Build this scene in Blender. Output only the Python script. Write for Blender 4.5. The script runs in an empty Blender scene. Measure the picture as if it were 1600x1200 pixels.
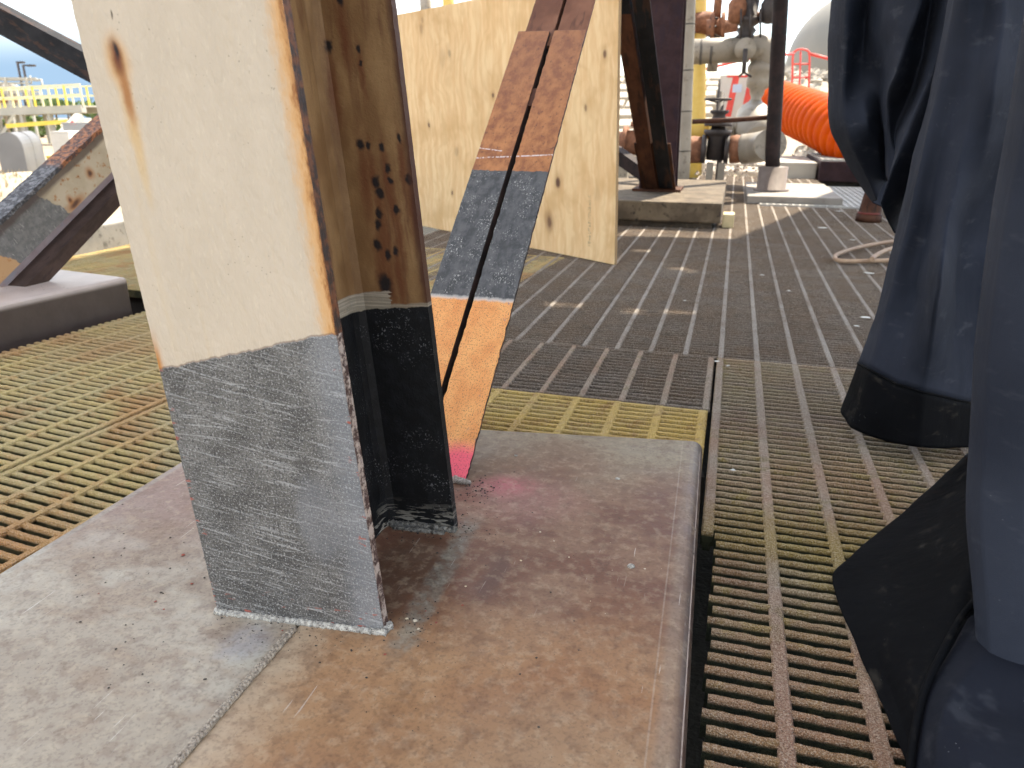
import bpy, bmesh, math, random
from mathutils import Vector, Matrix, noise as mnoise

random.seed(7)
scene = bpy.context.scene
COL = scene.collection

# ------------------------------------------------------------------ camera
CAM = Vector((0.0, 0.0, 0.655))
FPX, CX, CY = 1143.0, 800.0, 600.0
R = Matrix(((0.96011642, 0.09804943, -0.26184492),
            (0.27958553, -0.32697291, 0.90272955),
            (0.00289592, -0.93993352, -0.34134526)))
cd = bpy.data.cameras.new('camera')
cam = bpy.data.objects.new('camera', cd)
COL.objects.link(cam)
right, up, back = R @ Vector((1, 0, 0)), R @ Vector((0, -1, 0)), R @ Vector((0, 0, -1))
cam.matrix_world = Matrix(((right.x, up.x, back.x, CAM.x), (right.y, up.y, back.y, CAM.y),
                           (right.z, up.z, back.z, CAM.z), (0, 0, 0, 1)))
cd.sensor_width = 36.0
cd.lens = FPX / 1600 * 36
cd.clip_start = 0.02
cd.clip_end = 2000
cd.dof.use_dof = True
cd.dof.focus_distance = 1.15
cd.dof.aperture_fstop = 8.0
scene.camera = cam

# ------------------------------------------------------------------ sky and sun
SUN_EL, SUN_AZ = math.radians(58), math.radians(27)      # azimuth from +Y towards +X
sun_dir = Vector((math.sin(SUN_AZ) * math.cos(SUN_EL), math.cos(SUN_AZ) * math.cos(SUN_EL), math.sin(SUN_EL)))
w = bpy.data.worlds.new('World')
scene.world = w
w.use_nodes = True
w.cycles.sampling_method = 'MANUAL'
w.cycles.sample_map_resolution = 512
wn, wl = w.node_tree.nodes, w.node_tree.links
wn.clear()
sky = wn.new('ShaderNodeTexSky')
sky.sky_type = 'NISHITA'
sky.sun_disc = False
sky.sun_elevation = SUN_EL
sky.sun_rotation = SUN_AZ
sky.air_density = 1.0
sky.dust_density = 0.5
sky.ozone_density = 2.5
wtc = wn.new('ShaderNodeTexCoord')
wmap = wn.new('ShaderNodeMapping')
wmap.inputs['Scale'].default_value = (1.0, 1.0, 2.6)
wmap.inputs['Location'].default_value = (0.35, 0.1, 0.62)
wno = wn.new('ShaderNodeTexNoise')
wno.inputs['Scale'].default_value = 1.7
wno.inputs['Detail'].default_value = 3
wno.inputs['Roughness'].default_value = 0.55
wra = wn.new('ShaderNodeValToRGB')
wra.color_ramp.elements[0].position = 0.44
wra.color_ramp.elements[1].position = 0.62
wmix = wn.new('ShaderNodeMix')
wmix.data_type = 'RGBA'
wmix.inputs['B'].default_value = (7.6, 7.8, 8.0, 1)
wbg = wn.new('ShaderNodeBackground')
wbg.inputs['Strength'].default_value = 0.13
wout = wn.new('ShaderNodeOutputWorld')
wl.new(wtc.outputs['Generated'], wmap.inputs['Vector'])
wl.new(wmap.outputs['Vector'], wno.inputs['Vector'])
wl.new(wno.outputs['Fac'], wra.inputs['Fac'])
wl.new(wra.outputs['Color'], wmix.inputs['Factor'])
wl.new(sky.outputs['Color'], wmix.inputs['A'])
# far bank of blue-grey rain cloud low on the left horizon
wsep = wn.new('ShaderNodeSeparateXYZ')
wl.new(wtc.outputs['Generated'], wsep.inputs[0])
wwob = wn.new('ShaderNodeMath'); wwob.operation = 'MULTIPLY_ADD'
wl.new(wno.outputs['Fac'], wwob.inputs[0]); wwob.inputs[1].default_value = -0.10; wl.new(wsep.outputs['Z'], wwob.inputs[2])
wz_ = wn.new('ShaderNodeMapRange'); wz_.interpolation_type = 'SMOOTHSTEP'
wl.new(wwob.outputs[0], wz_.inputs['Value'])
for k_, v_ in (('From Min', -0.005), ('From Max', 0.10), ('To Min', 1.0), ('To Max', 0.0)): wz_.inputs[k_].default_value = v_
wx_ = wn.new('ShaderNodeMapRange'); wx_.interpolation_type = 'SMOOTHSTEP'
wl.new(wsep.outputs['X'], wx_.inputs['Value'])
for k_, v_ in (('From Min', -0.62), ('From Max', -0.25), ('To Min', 1.0), ('To Max', 0.0)): wx_.inputs[k_].default_value = v_
wmu = wn.new('ShaderNodeMath'); wmu.operation = 'MULTIPLY'
wl.new(wz_.outputs[0], wmu.inputs[0]); wl.new(wx_.outputs[0], wmu.inputs[1])
wbank = wn.new('ShaderNodeMix'); wbank.data_type = 'RGBA'
wbank.inputs['B'].default_value = (0.95, 1.55, 2.35, 1)
wl.new(wmu.outputs[0], wbank.inputs['Factor']); wl.new(wmix.outputs['Result'], wbank.inputs['A'])
wl.new(wbank.outputs['Result'], wbg.inputs['Color'])
wl.new(wbg.outputs['Background'], wout.inputs['Surface'])

sd = bpy.data.lights.new('sun', 'SUN')
sd.energy = 3.8
sd.angle = math.radians(0.5)
sd.color = (1.0, 0.95, 0.86)
sun = bpy.data.objects.new('sun', sd)
COL.objects.link(sun)
sun.location = (3, 6, 12)
sun.rotation_euler = (-sun_dir).to_track_quat('-Z', 'Y').to_euler()

scene.view_settings.view_transform = 'Standard'
scene.view_settings.look = 'None'
scene.view_settings.gamma = 1.0
scene.view_settings.exposure = 1.75
scene.view_settings.use_white_balance = True
scene.view_settings.white_balance_temperature = 7400
scene.view_settings.white_balance_tint = 11
scene.render.engine = 'CYCLES'
scene.cycles.use_denoising = True
scene.cycles.max_bounces = 6
scene.cycles.diffuse_bounces = 3
scene.cycles.glossy_bounces = 2
scene.cycles.use_adaptive_sampling = True
scene.cycles.adaptive_threshold = 0.03
scene.cycles.caustics_reflective = False
scene.cycles.caustics_refractive = False

# ------------------------------------------------------------------ geometry helpers
def ray(px, py):
    return R @ Vector(((px - CX) / FPX, (py - CY) / FPX, 1.0))

def G(px, py, z=0.0):
    """point of the level z seen at a photo pixel"""
    d = ray(px, py)
    return CAM + d * ((z - CAM.z) / d.z)

def P(px, py, depth):
    """point at a distance along the viewing axis"""
    return CAM + ray(px, py) * depth

def PY(px, py, Y):
    d = ray(px, py)
    return CAM + d * ((Y - CAM.y) / d.y)

def PX(px, py, X):
    d = ray(px, py)
    return CAM + d * ((X - CAM.x) / d.x)

def S(r, g, b):
    f = lambda c: (c / 255) / 12.92 if c <= 10 else (((c / 255) + 0.055) / 1.055) ** 2.4
    return (f(r), f(g), f(b), 1.0)

class MB:
    """collects vertices and faces of one part; keeps a member-frame coordinate per vertex"""
    def __init__(self):
        self.v, self.f, self.l, self.sm = [], [], [], []
    def add(self, vs, fs, ls=None, smooth=False):
        o = len(self.v)
        self.v += [Vector(p) for p in vs]
        self.l += [Vector(p) for p in (ls if ls is not None else vs)]
        self.f += [[i + o for i in f] for f in fs]
        self.sm += [smooth] * len(fs)
        return self
    def box(self, a, b, fr=None):
        x0, y0, z0 = a; x1, y1, z1 = b
        ls = [(x0, y0, z0), (x1, y0, z0), (x1, y1, z0), (x0, y1, z0), (x0, y0, z1), (x1, y0, z1), (x1, y1, z1), (x0, y1, z1)]
        fs = [(0, 3, 2, 1), (4, 5, 6, 7), (0, 1, 5, 4), (1, 2, 6, 5), (2, 3, 7, 6), (3, 0, 4, 7)]
        return self.add([fr(*p) for p in ls] if fr else ls, fs, ls)
    def bar(self, A, B, wd, ht, upv=(0, 0, 1)):
        """square bar from A to B"""
        A, B = Vector(A), Vector(B)
        d = (B - A).normalized()
        s = d.cross(Vector(upv))
        if s.length < 1e-4: s = d.cross(Vector((1, 0, 0)))
        s.normalize(); u = s.cross(d)
        L = (B - A).length
        return self.box((-wd / 2, -ht / 2, 0), (wd / 2, ht / 2, L), lambda x, y, z: A + s * x + u * y + d * z)
    def tube(self, pts, r, n=12, caps=True, smooth=True):
        pts = [Vector(p) for p in pts]
        rs = r if isinstance(r, (list, tuple)) else [r] * len(pts)
        vs, ls, fs = [], [], []
        ref = None; dist = 0.0
        for i, p in enumerate(pts):
            d = (pts[min(i + 1, len(pts) - 1)] - pts[max(i - 1, 0)])
            if d.length < 1e-9: d = Vector((0, 0, 1))
            d.normalize()
            if ref is None:
                ref = d.cross(Vector((0, 0, 1)))
                if ref.length < 0.05: ref = d.cross(Vector((0, 1, 0)))
            ref = (ref - d * ref.dot(d)).normalized()
            u = d.cross(ref)
            if i: dist += (p - pts[i - 1]).length
            for k in range(n):
                a = 2 * math.pi * k / n
                vs.append(p + (ref * math.cos(a) + u * math.sin(a)) * rs[i])
                ls.append((rs[i] * math.cos(a), rs[i] * math.sin(a), dist))
        for i in range(len(pts) - 1):
            for k in range(n):
                fs.append((i * n + k, i * n + (k + 1) % n, (i + 1) * n + (k + 1) % n, (i + 1) * n + k))
        self.add(vs, fs, ls, smooth)
        if caps:
            o = len(self.v) - len(vs)
            self.f += [[o + k for k in range(n)][::-1], [o + (len(pts) - 1) * n + k for k in range(n)]]
            self.sm += [False, False]
        return self
    def lathe(self, base, axis, prof, n=20):
        """prof: (distance along axis, radius)"""
        base, axis = Vector(base), Vector(axis).normalized()
        # doubled rings keep the steps crisp
        pts, rs = [], []
        for t, r in prof:
            pts.append(base + axis * t); rs.append(max(r, 1e-4))
        ref = axis.cross(Vector((0, 0, 1)))
        if ref.length < 0.05: ref = axis.cross(Vector((0, 1, 0)))
        ref.normalize(); u = axis.cross(ref)
        vs, ls, fs = [], [], []
        for p, r in zip(pts, rs):
            for k in range(n):
                a = 2 * math.pi * k / n
                vs.append(p + (ref * math.cos(a) + u * math.sin(a)) * r)
                ls.append((r * math.cos(a), r * math.sin(a), (p - base).length))
        m = len(pts)
        for i in range(m - 1):
            for k in range(n):
                fs.append((i * n + k, i * n + (k + 1) % n, (i + 1) * n + (k + 1) % n, (i + 1) * n + k))
        fs += [tuple(range(n))[::-1], tuple((m - 1) * n + k for k in range(n))]
        return self.add(vs, fs, ls, True)
    def prism(self, poly, z0, z1):
        n = len(poly)
        vs = [(x, y, z0) for x, y in poly] + [(x, y, z1) for x, y in poly]
        fs = [tuple(range(n))[::-1], tuple(range(n, 2 * n))] + [(i, (i + 1) % n, n + (i + 1) % n, n + i) for i in range(n)]
        return self.add(vs, fs)
    def grid(self, rows, smooth=True, ls=None):
        m, n = len(rows), len(rows[0])
        vs = [p for r in rows for p in r]
        fs = [(i * n + j, i * n + j + 1, (i + 1) * n + j + 1, (i + 1) * n + j) for i in range(m - 1) for j in range(n - 1)]
        return self.add(vs, fs, ls, smooth)
    def build(self, name, mat, parent=None, bevel=0.0, seg=2, origin=None):
        me = bpy.data.meshes.new(name)
        off = Vector(origin) if origin is not None else (parent_world(parent) if parent else Vector((0, 0, 0)))
        if parent is None and origin is None:
            lo = Vector((min(p.x for p in self.v), min(p.y for p in self.v), min(p.z for p in self.v)))
            hi = Vector((max(p.x for p in self.v), max(p.y for p in self.v), max(p.z for p in self.v)))
            off = Vector(((lo.x + hi.x) / 2, (lo.y + hi.y) / 2, lo.z))
        me.from_pydata([tuple(p - off) for p in self.v], [], self.f)
        at = me.attributes.new('loc', 'FLOAT_VECTOR', 'POINT')
        for i, p in enumerate(self.l): at.data[i].vector = p
        me.polygons.foreach_set('use_smooth', self.sm)
        me.update()
        if bevel or True:
            bm = bmesh.new(); bm.from_mesh(me)
            bmesh.ops.recalc_face_normals(bm, faces=bm.faces)
            if bevel:
                es = [e for e in bm.edges if len(e.link_faces) == 2 and e.calc_face_angle(0) > 0.6]
                bmesh.ops.bevel(bm, geom=es, offset=bevel, segments=seg, profile=0.6, affect='EDGES', clamp_overlap=True)
            bm.to_mesh(me); bm.free()
        me.materials.append(mat)
        o = bpy.data.objects.new(name, me)
        COL.objects.link(o)
        if parent:
            o.parent = parent
        else:
            o.location = off
        return o

def parent_world(p):
    v = Vector((0, 0, 0))
    while p:
        v += p.location; p = p.parent
    return v

def tag(o, label, cat, group=None):
    o['label'] = label; o['category'] = cat
    if group: o['group'] = group
    return o

def thing(name, label, cat, loc, group=None):
    o = bpy.data.objects.new(name, None)
    o.empty_display_size = 0.1
    COL.objects.link(o)
    o.location = loc
    return tag(o, label, cat, group)

def struct(o, kind='structure'):
    o['kind'] = kind
    return o

def crom(pts, n):
    """Catmull-Rom resample of a list of vectors to n points, even in parameter"""
    out = []; m = len(pts) - 1
    for i in range(n):
        t = i / (n - 1) * m
        k = min(int(t), m - 1); f = t - k
        p0, p1, p2, p3 = pts[max(k - 1, 0)], pts[k], pts[k + 1], pts[min(k + 2, m)]
        out.append(0.5 * ((2 * p1) + (p2 - p0) * f + (2 * p0 - 5 * p1 + 4 * p2 - p3) * f * f + (3 * p1 - p0 - 3 * p2 + p3) * f ** 3))
    return out

# ------------------------------------------------------------------ material helpers
class NB:
    def __init__(self, name):
        self.m = bpy.data.materials.new(name)
        self.m.use_nodes = True
        self.t = self.m.node_tree
        self.t.nodes.clear()
        self._pos = None; self._at = {}
    def n(self, t): return self.t.nodes.new('ShaderNode' + t)
    def put(self, sock, v):
        if isinstance(v, bpy.types.NodeSocket): self.t.links.new(v, sock)
        elif v is not None:
            if hasattr(sock.default_value, '__len__') and not hasattr(v, '__len__'):
                v = (v, v, v, 1)[:len(sock.default_value)]
            sock.default_value = v
    def pos(self):
        if not self._pos: self._pos = self.n('NewGeometry').outputs['Position']
        return self._pos
    def loc(self):
        if 'loc' not in self._at:
            a = self.n('Attribute'); a.attribute_name = 'loc'; self._at['loc'] = a.outputs['Vector']
        return self._at['loc']
    def rnd(self):
        return self.n('ObjectInfo').outputs['Random']
    def map(self, vec, scale=(1, 1, 1), off=(0, 0, 0), rot=(0, 0, 0)):
        a = self.n('Mapping'); self.put(a.inputs['Vector'], vec)
        a.inputs['Scale'].default_value = scale; a.inputs['Location'].default_value = off; a.inputs['Rotation'].default_value = rot
        return a.outputs['Vector']
    def noise(self, vec, scale, detail=4, rough=0.55, dist=0.0):
        a = self.n('TexNoise'); self.put(a.inputs['Vector'], vec)
        a.inputs['Scale'].default_value = scale; a.inputs['Detail'].default_value = min(detail, 2 if scale > 100 else 3)
        a.inputs['Roughness'].default_value = rough; a.inputs['Distortion'].default_value = dist
        return a.outputs['Fac']
    def vor(self, vec, scale, feat='F1', out='Distance'):
        a = self.n('TexVoronoi'); self.put(a.inputs['Vector'], vec)
        a.inputs['Scale'].default_value = scale; a.feature = feat
        return a.outputs[out]
    def m2(self, op, a, b=None, c=None):
        q = self.n('Math'); q.operation = op
        self.put(q.inputs[0], a); self.put(q.inputs[1], b)
        if c is not None: self.put(q.inputs[2], c)
        return q.outputs[0]
    def mul(self, a, b): return self.m2('MULTIPLY', a, b)
    def plus(self, a, b): return self.m2('ADD', a, b)
    def ss(self, x, lo, hi, a=0.0, b=1.0):
        q = self.n('MapRange'); q.interpolation_type = 'SMOOTHSTEP'
        self.put(q.inputs['Value'], x)
        q.inputs['From Min'].default_value = lo; q.inputs['From Max'].default_value = hi
        q.inputs['To Min'].default_value = a; q.inputs['To Max'].default_value = b
        return q.outputs['Result']
    def sep(self, vec):
        q = self.n('SeparateXYZ'); self.put(q.inputs[0], vec); return q.outputs
    def mix(self, f, a, b, mode='MIX'):
        q = self.n('Mix'); q.data_type = 'RGBA'; q.blend_type = mode
        self.put(q.inputs['Factor'], f); self.put(q.inputs['A'], a); self.put(q.inputs['B'], b)
        return q.outputs['Result']
    def ramp(self, f, stops, interp='LINEAR'):
        q = self.n('ValToRGB'); self.put(q.inputs['Fac'], f)
        cr = q.color_ramp; cr.interpolation = interp
        while len(cr.elements) < len(stops): cr.elements.new(0.5)
        for e, (p, c) in zip(cr.elements, stops):
            e.position = p; e.color = c if hasattr(c, '__len__') else (c, c, c, 1)
        return q.outputs['Color']
    def blob(self, vec, c, r, soft=0.3):
        """1 inside an ellipsoid, falling to 0 at its rim"""
        v = self.map(vec, (1 / r[0], 1 / r[1], 1 / r[2]), (-c[0] / r[0], -c[1] / r[1], -c[2] / r[2]))
        q = self.n('VectorMath'); q.operation = 'LENGTH'; self.put(q.inputs[0], v)
        return self.ss(q.outputs['Value'], soft, 1.0, 1.0, 0.0)
    def warp(self, vec, scale, amt):
        a = self.n('TexNoise'); self.put(a.inputs['Vector'], vec); a.inputs['Scale'].default_value = scale; a.inputs['Detail'].default_value = 3
        s = self.n('VectorMath'); s.operation = 'SUBTRACT'; self.put(s.inputs[0], a.outputs['Color']); s.inputs[1].default_value = (0.5, 0.5, 0.5)
        q = self.n('VectorMath'); q.operation = 'MULTIPLY_ADD'
        self.put(q.inputs[0], s.outputs[0]); q.inputs[1].default_value = (amt, amt, amt); self.put(q.inputs[2], vec)
        return q.outputs[0]
    def out(self, col, rough=0.7, bump=None, bs=0.3, bd=0.002, metal=0.0, spec=0.5, sheen=0.0):
        b = self.n('BsdfPrincipled')
        self.put(b.inputs['Base Color'], col); self.put(b.inputs['Roughness'], rough); self.put(b.inputs['Metallic'], metal)
        b.inputs['Specular IOR Level'].default_value = spec
        if sheen:
            b.inputs['Sheen Weight'].default_value = sheen; b.inputs['Sheen Roughness'].default_value = 0.5
        if bump is not None:
            k = self.n('Bump'); k.inputs['Strength'].default_value = bs; k.inputs['Distance'].default_value = bd
            self.put(k.inputs['Height'], bump); self.t.links.new(k.outputs['Normal'], b.inputs['Normal'])
        o = self.n('OutputMaterial'); self.t.links.new(b.outputs['BSDF'], o.inputs['Surface'])
        return self.m

def simple(name, c1, c2=None, scale=12, rough=0.7, bump=0.25, metal=0.0, dirt=None, spec=0.5, bd=0.003):
    b = NB(name); p = b.pos()
    n1 = b.noise(p, scale, 6, 0.6)
    col = b.mix(b.ss(n1, 0.3, 0.7), c1, c2 or c1)
    if dirt is not None:
        n2 = b.noise(p, scale * 2.7, 6, 0.7)
        col = b.mix(b.ss(n2, 0.55, 0.72), col, dirt)
    return b.out(col, rough, b.noise(p, scale * 8, 5, 0.65), bump, bd, metal, spec)

# ------------------------------------------------------------------ materials of the steelwork
def mat_column_front():
    b = NB('cream paint over rusting steel, ground grey below'); L = b.loc(); x, y, z = b.sep(L)
    n_big = b.noise(b.map(L, (6, 6, 2)), 3, 4); n_fine = b.noise(L, 420, 3, 0.6)
    cream = b.mix(b.ss(n_big, 0.3, 0.7), (0.56, 0.465, 0.355, 1), (0.60, 0.50, 0.385, 1))
    cream = b.mix(b.ss(b.noise(b.map(L, (1, 1, 0.35)), 170, 4, 0.7), 0.56, 0.72, 0, 0.25), cream, (0.72, 0.62, 0.47, 1))
    pits = b.mul(b.ss(b.vor(L, 120), 0.06, 0.16, 1, 0), b.ss(b.noise(L, 18, 3), 0.50, 0.62))
    cream = b.mix(b.mul(pits, 0.4), cream, (0.16, 0.12, 0.08, 1))
    # faint yellow run-down below
    cream = b.mix(b.mul(b.ss(b.noise(b.map(L, (60, 60, 2.5)), 1, 5), 0.52, 0.75), b.ss(z, 0.34, 0.75, 0.3, 0.06)), cream, (0.60, 0.44, 0.24, 1))
    wz = b.noise(b.map(L, (30, 30, 9)), 4, 6, 0.7)
    er = b.m2('SUBTRACT', 0.1174, x)
    er = b.plus(er, b.mul(b.m2('SUBTRACT', wz, 0.5), 0.026))
    orange = b.ss(er, 0.001, 0.027, 1, 0)
    col = b.mix(b.mul(orange, 0.8), cream, (0.66, 0.31, 0.07, 1))
    col = b.mix(b.mul(b.ss(er, -0.002, 0.008, 1, 0), b.ss(b.noise(L, 24, 3), 0.35, 0.6, 0.45, 1.0)), col, (0.26, 0.085, 0.022, 1))
    col = b.mix(b.ss(er, -0.005, 0.0012, 1, 0), col, (0.045, 0.02, 0.012, 1))
    el = b.plus(b.plus(x, 0.1174), b.mul(b.m2('SUBTRACT', wz, 0.5), 0.008))
    lz = b.ss(z, 0.34, 0.40, 1, 0.0)
    col = b.mix(b.mul(b.ss(el, 0.001, 0.011, 1, 0), lz), col, (0.50, 0.2, 0.04, 1))
    # rust spot and its run
    W = b.warp(L, 38, 0.009)
    for c, r, k, cc in (((-0.0785, 0, 0.630), (0.013, 1, 0.075), 0.6, (0.62, 0.37, 0.14, 1)),
                        ((-0.0785, 0, 0.578), (0.010, 1, 0.070), 0.5, (0.62, 0.41, 0.18, 1)),
                        ((-0.0785, 0, 0.681), (0.021, 1, 0.038), 0.85, (0.60, 0.30, 0.085, 1)),
                        ((-0.0770, 0, 0.648), (0.0085, 1, 0.046), 0.85, (0.36, 0.13, 0.03, 1)),
                        ((-0.0785, 0, 0.684), (0.0115, 1, 0.028), 1.0, (0.17, 0.048, 0.016, 1)),
                        ((-0.0780, 0, 0.690), (0.0042, 1, 0.013), 1.0, (0.012, 0.006, 0.008, 1)),
                        ((-0.0740, 0, 0.726), (0.0022, 1, 0.006), 0.9, (0.08, 0.06, 0.04, 1))):
        col = b.mix(b.mul(b.blob(W, c, r, 0.15), k), col, cc)
    # ground-back grey
    V = b.map(L, (1, 1, 1), (0, 0, 0), (0, math.radians(-12), 0))
    scr = b.noise(b.map(V, (14, 1, 330)), 1, 5, 0.62, 0.15)
    scr2 = b.noise(b.map(L, (10, 1, 260), (3, 0, 0), (0, math.radians(9), 0)), 1, 4, 0.6, 0.3)
    g = b.mix(b.ss(b.noise(L, 16, 6, 0.65), 0.36, 0.64), (0.076, 0.073, 0.069, 1), (0.150, 0.145, 0.137, 1))
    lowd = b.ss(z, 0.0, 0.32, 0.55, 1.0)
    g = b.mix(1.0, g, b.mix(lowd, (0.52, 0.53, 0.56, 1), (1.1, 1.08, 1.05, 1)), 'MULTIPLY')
    g = b.mix(b.mul(b.ss(scr, 0.53, 0.66), 0.55), g, (0.42, 0.42, 0.41, 1))
    g = b.mix(b.mul(b.ss(scr2, 0.60, 0.70), 0.5), g, (0.50, 0.50, 0.48, 1))
    g = b.mix(b.ss(n_fine, 0.52, 0.68, 0, 0.75), g, (0.44, 0.435, 0.425, 1))
    g = b.mix(b.ss(b.noise(L, 300, 3, 0.6), 0.52, 0.66, 0, 0.8), g, (0.035, 0.035, 0.038, 1))
    g = b.mix(b.mul(b.blob(W, (0.055, 0, 0.155), (0.036, 1, 0.075), 0.55), 0.4), g, (0.21, 0.218, 0.235, 1))
    g = b.mix(b.mul(b.ss(b.plus(x, b.mul(n_big, 0.03)), 0.075, 0.12), 0.35), g, (0.33, 0.35, 0.38, 1))
    ed = b.m2('ABSOLUTE', x)
    chip = b.mul(b.ss(b.noise(b.map(L, (0.5, 1, 1.2)), 88, 3, 0.6), 0.59, 0.63), b.ss(b.plus(ed, b.mul(b.noise(L, 20, 2), 0.03)), 0.121, 0.129))
    botc = b.mul(b.ss(b.noise(b.map(L, (0.5, 1, 1.4)), 75, 3, 0.6), 0.62, 0.66), b.ss(z, 0.005, 0.05, 1, 0))
    g = b.mix(b.m2('MAXIMUM', chip, botc), g, (0.36, 0.10, 0.075, 1))
    zb = b.m2('SUBTRACT', z, b.m2('MULTIPLY_ADD', x, 0.243, 0.3675))
    zb = b.plus(zb, b.mul(b.m2('SUBTRACT', b.noise(b.map(L, (30, 1, 3)), 1, 4, 0.7), 0.5), 0.016))
    isg = b.ss(zb, -0.0008, 0.0008, 1, 0)
    col = b.mix(b.ss(b.m2('ABSOLUTE', zb), 0.0008, 0.003, 0.6, 0.0), col, (0.13, 0.07, 0.055, 1))
    col = b.mix(isg, col, g)
    # the plate's edge
    side = b.ss(y, 0.0008, 0.0016)
    rustside = b.mix(b.ss(b.noise(L, 60, 6, 0.7), 0.4, 0.65), (0.03, 0.018, 0.014, 1), (0.16, 0.055, 0.02, 1))
    greyside = b.mix(b.ss(b.noise(L, 90, 5, 0.7), 0.42, 0.58), (0.06, 0.03, 0.025, 1), (0.42, 0.34, 0.29, 1))
    col = b.mix(side, col, b.mix(isg, rustside, greyside))
    h = b.plus(b.mul(b.noise(b.map(L, (1, 1, 0.4)), 140, 4, 0.6), b.m2('SUBTRACT', 1.3, isg)), b.mul(b.m2('MULTIPLY_ADD', scr, 1.0, n_fine), b.mul(isg, 0.8)))
    rough = b.mix(isg, (0.62, 0.62, 0.62, 1), (0.48, 0.48, 0.48, 1))
    return b.out(col, rough, h, 0.5, 0.003, 0.0, 0.4)

def mat_column_recess():
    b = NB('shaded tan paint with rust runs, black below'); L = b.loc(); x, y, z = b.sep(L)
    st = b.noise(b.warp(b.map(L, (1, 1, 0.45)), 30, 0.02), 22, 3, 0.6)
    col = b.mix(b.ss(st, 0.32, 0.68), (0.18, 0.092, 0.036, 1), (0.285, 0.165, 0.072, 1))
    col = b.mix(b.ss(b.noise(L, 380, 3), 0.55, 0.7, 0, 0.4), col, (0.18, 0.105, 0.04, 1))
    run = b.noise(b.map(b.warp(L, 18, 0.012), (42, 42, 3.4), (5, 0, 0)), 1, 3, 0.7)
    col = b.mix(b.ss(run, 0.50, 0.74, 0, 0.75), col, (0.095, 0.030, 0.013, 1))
    W = b.warp(b.warp(L, 45, 0.012), 160, 0.006)
    spots = [(0.046, 0.770, 5), (0.022, 0.715, 6), (0.063, 0.712, 3.5), (0.064, 0.695, 2.5), (0.048, 0.590, 6), (0.060, 0.588, 4), (0.080, 0.586, 4.5),
             (0.083, 0.560, 5), (0.064, 0.540, 6), (0.066, 0.526, 6), (0.084, 0.542, 4), (0.062, 0.498, 5.5), (0.058, 0.482, 6), (0.088, 0.503, 4.5),
             (0.052, 0.452, 6), (0.080, 0.444, 5), (0.066, 0.440, 5), (0.105, 0.60, 4), (0.112, 0.545, 5), (0.056, 0.395, 11)]
    dark = None; halo = None
    for sx, sz, r in spots:
        r *= 0.00135
        d_ = b.blob(W, (sx, 0, sz), (r, 9, r * 1.5), 0.35)
        h_ = b.blob(W, (sx, 0, sz - 6 * r), (r * 1.7, 9, r * 13), 0.05)
        dark = d_ if dark is None else b.m2('MAXIMUM', dark, d_)
        halo = h_ if halo is None else b.m2('MAXIMUM', halo, h_)
    col = b.mix(b.mul(halo, 0.85), col, (0.13, 0.042, 0.015, 1))
    col = b.mix(dark, col, (0.012, 0.008, 0.008, 1))
    er = b.plus(b.m2('SUBTRACT', 0.1174, x), b.mul(b.m2('SUBTRACT', b.noise(b.map(L, (1, 1, 0.3)), 70, 5), 0.5), 0.012))
    col = b.mix(b.ss(er, 0.0, 0.012, 0.9, 0), col, (0.06, 0.02, 0.012, 1))
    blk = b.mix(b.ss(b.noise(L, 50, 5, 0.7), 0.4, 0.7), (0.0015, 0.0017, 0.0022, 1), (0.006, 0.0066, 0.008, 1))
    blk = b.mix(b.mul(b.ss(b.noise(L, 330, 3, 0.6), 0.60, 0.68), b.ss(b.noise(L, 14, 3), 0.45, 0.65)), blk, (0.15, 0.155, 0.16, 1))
    low = b.ss(z, 0.0, 0.055, 1, 0)
    blk = b.mix(b.mul(b.ss(b.noise(b.map(L, (26, 26, 150), (0, 0, 0), (0, 0.18, 0)), 1, 5, 0.65), 0.52, 0.58), low), blk, (0.27, 0.25, 0.21, 1))
    zb = b.m2('SUBTRACT', z, b.m2('MULTIPLY_ADD', x, 0.12, 0.353))
    zb = b.plus(zb, b.mul(b.m2('SUBTRACT', b.noise(b.map(L, (40, 1, 4)), 1, 4), 0.5), 0.010))
    isb = b.ss(zb, -0.001, 0.001, 1, 0)
    patch = b.mul(b.mul(b.ss(x, 0.0, 0.004), b.ss(b.plus(x, b.mul(b.noise(b.map(L, (1, 1, 180)), 2, 2), 0.016)), 0.068, 0.070, 1, 0)), b.ss(zb, 0.024, 0.027, 1, 0))
    patch = b.m2('MAXIMUM', patch, b.ss(zb, 0.004, 0.007, 0.8, 0))
    col = b.mix(patch, col, b.mix(b.ss(b.noise(b.map(L, (8, 8, 300)), 1, 3), 0.45, 0.6), (0.24, 0.205, 0.15, 1), (0.36, 0.31, 0.24, 1)))
    col = b.mix(isb, col, blk)
    return b.out(col, 0.6, b.noise(L, 260, 4, 0.65), 0.3, 0.002, 0, 0.3)

M_weld = None
def mat_weld(name, c1, c2, c3):
    b = NB(name); p = b.pos()
    c = b.mix(b.ss(b.noise(p, 220, 5, 0.7), 0.35, 0.65), c1, c2)
    c = b.mix(b.ss(b.noise(p, 520, 3, 0.7), 0.58, 0.66), c, c3)
    return b.out(c, 0.55, b.noise(p, 380, 4, 0.7), 0.7, 0.003)
M_weld = mat_weld('pale weathered weld', (0.24, 0.225, 0.20, 1), (0.52, 0.50, 0.44, 1), (0.03, 0.027, 0.024, 1))
M_seam = mat_weld('grey seam weld', (0.22, 0.175, 0.13, 1), (0.40, 0.335, 0.26, 1), (0.07, 0.06, 0.05, 1))

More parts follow.
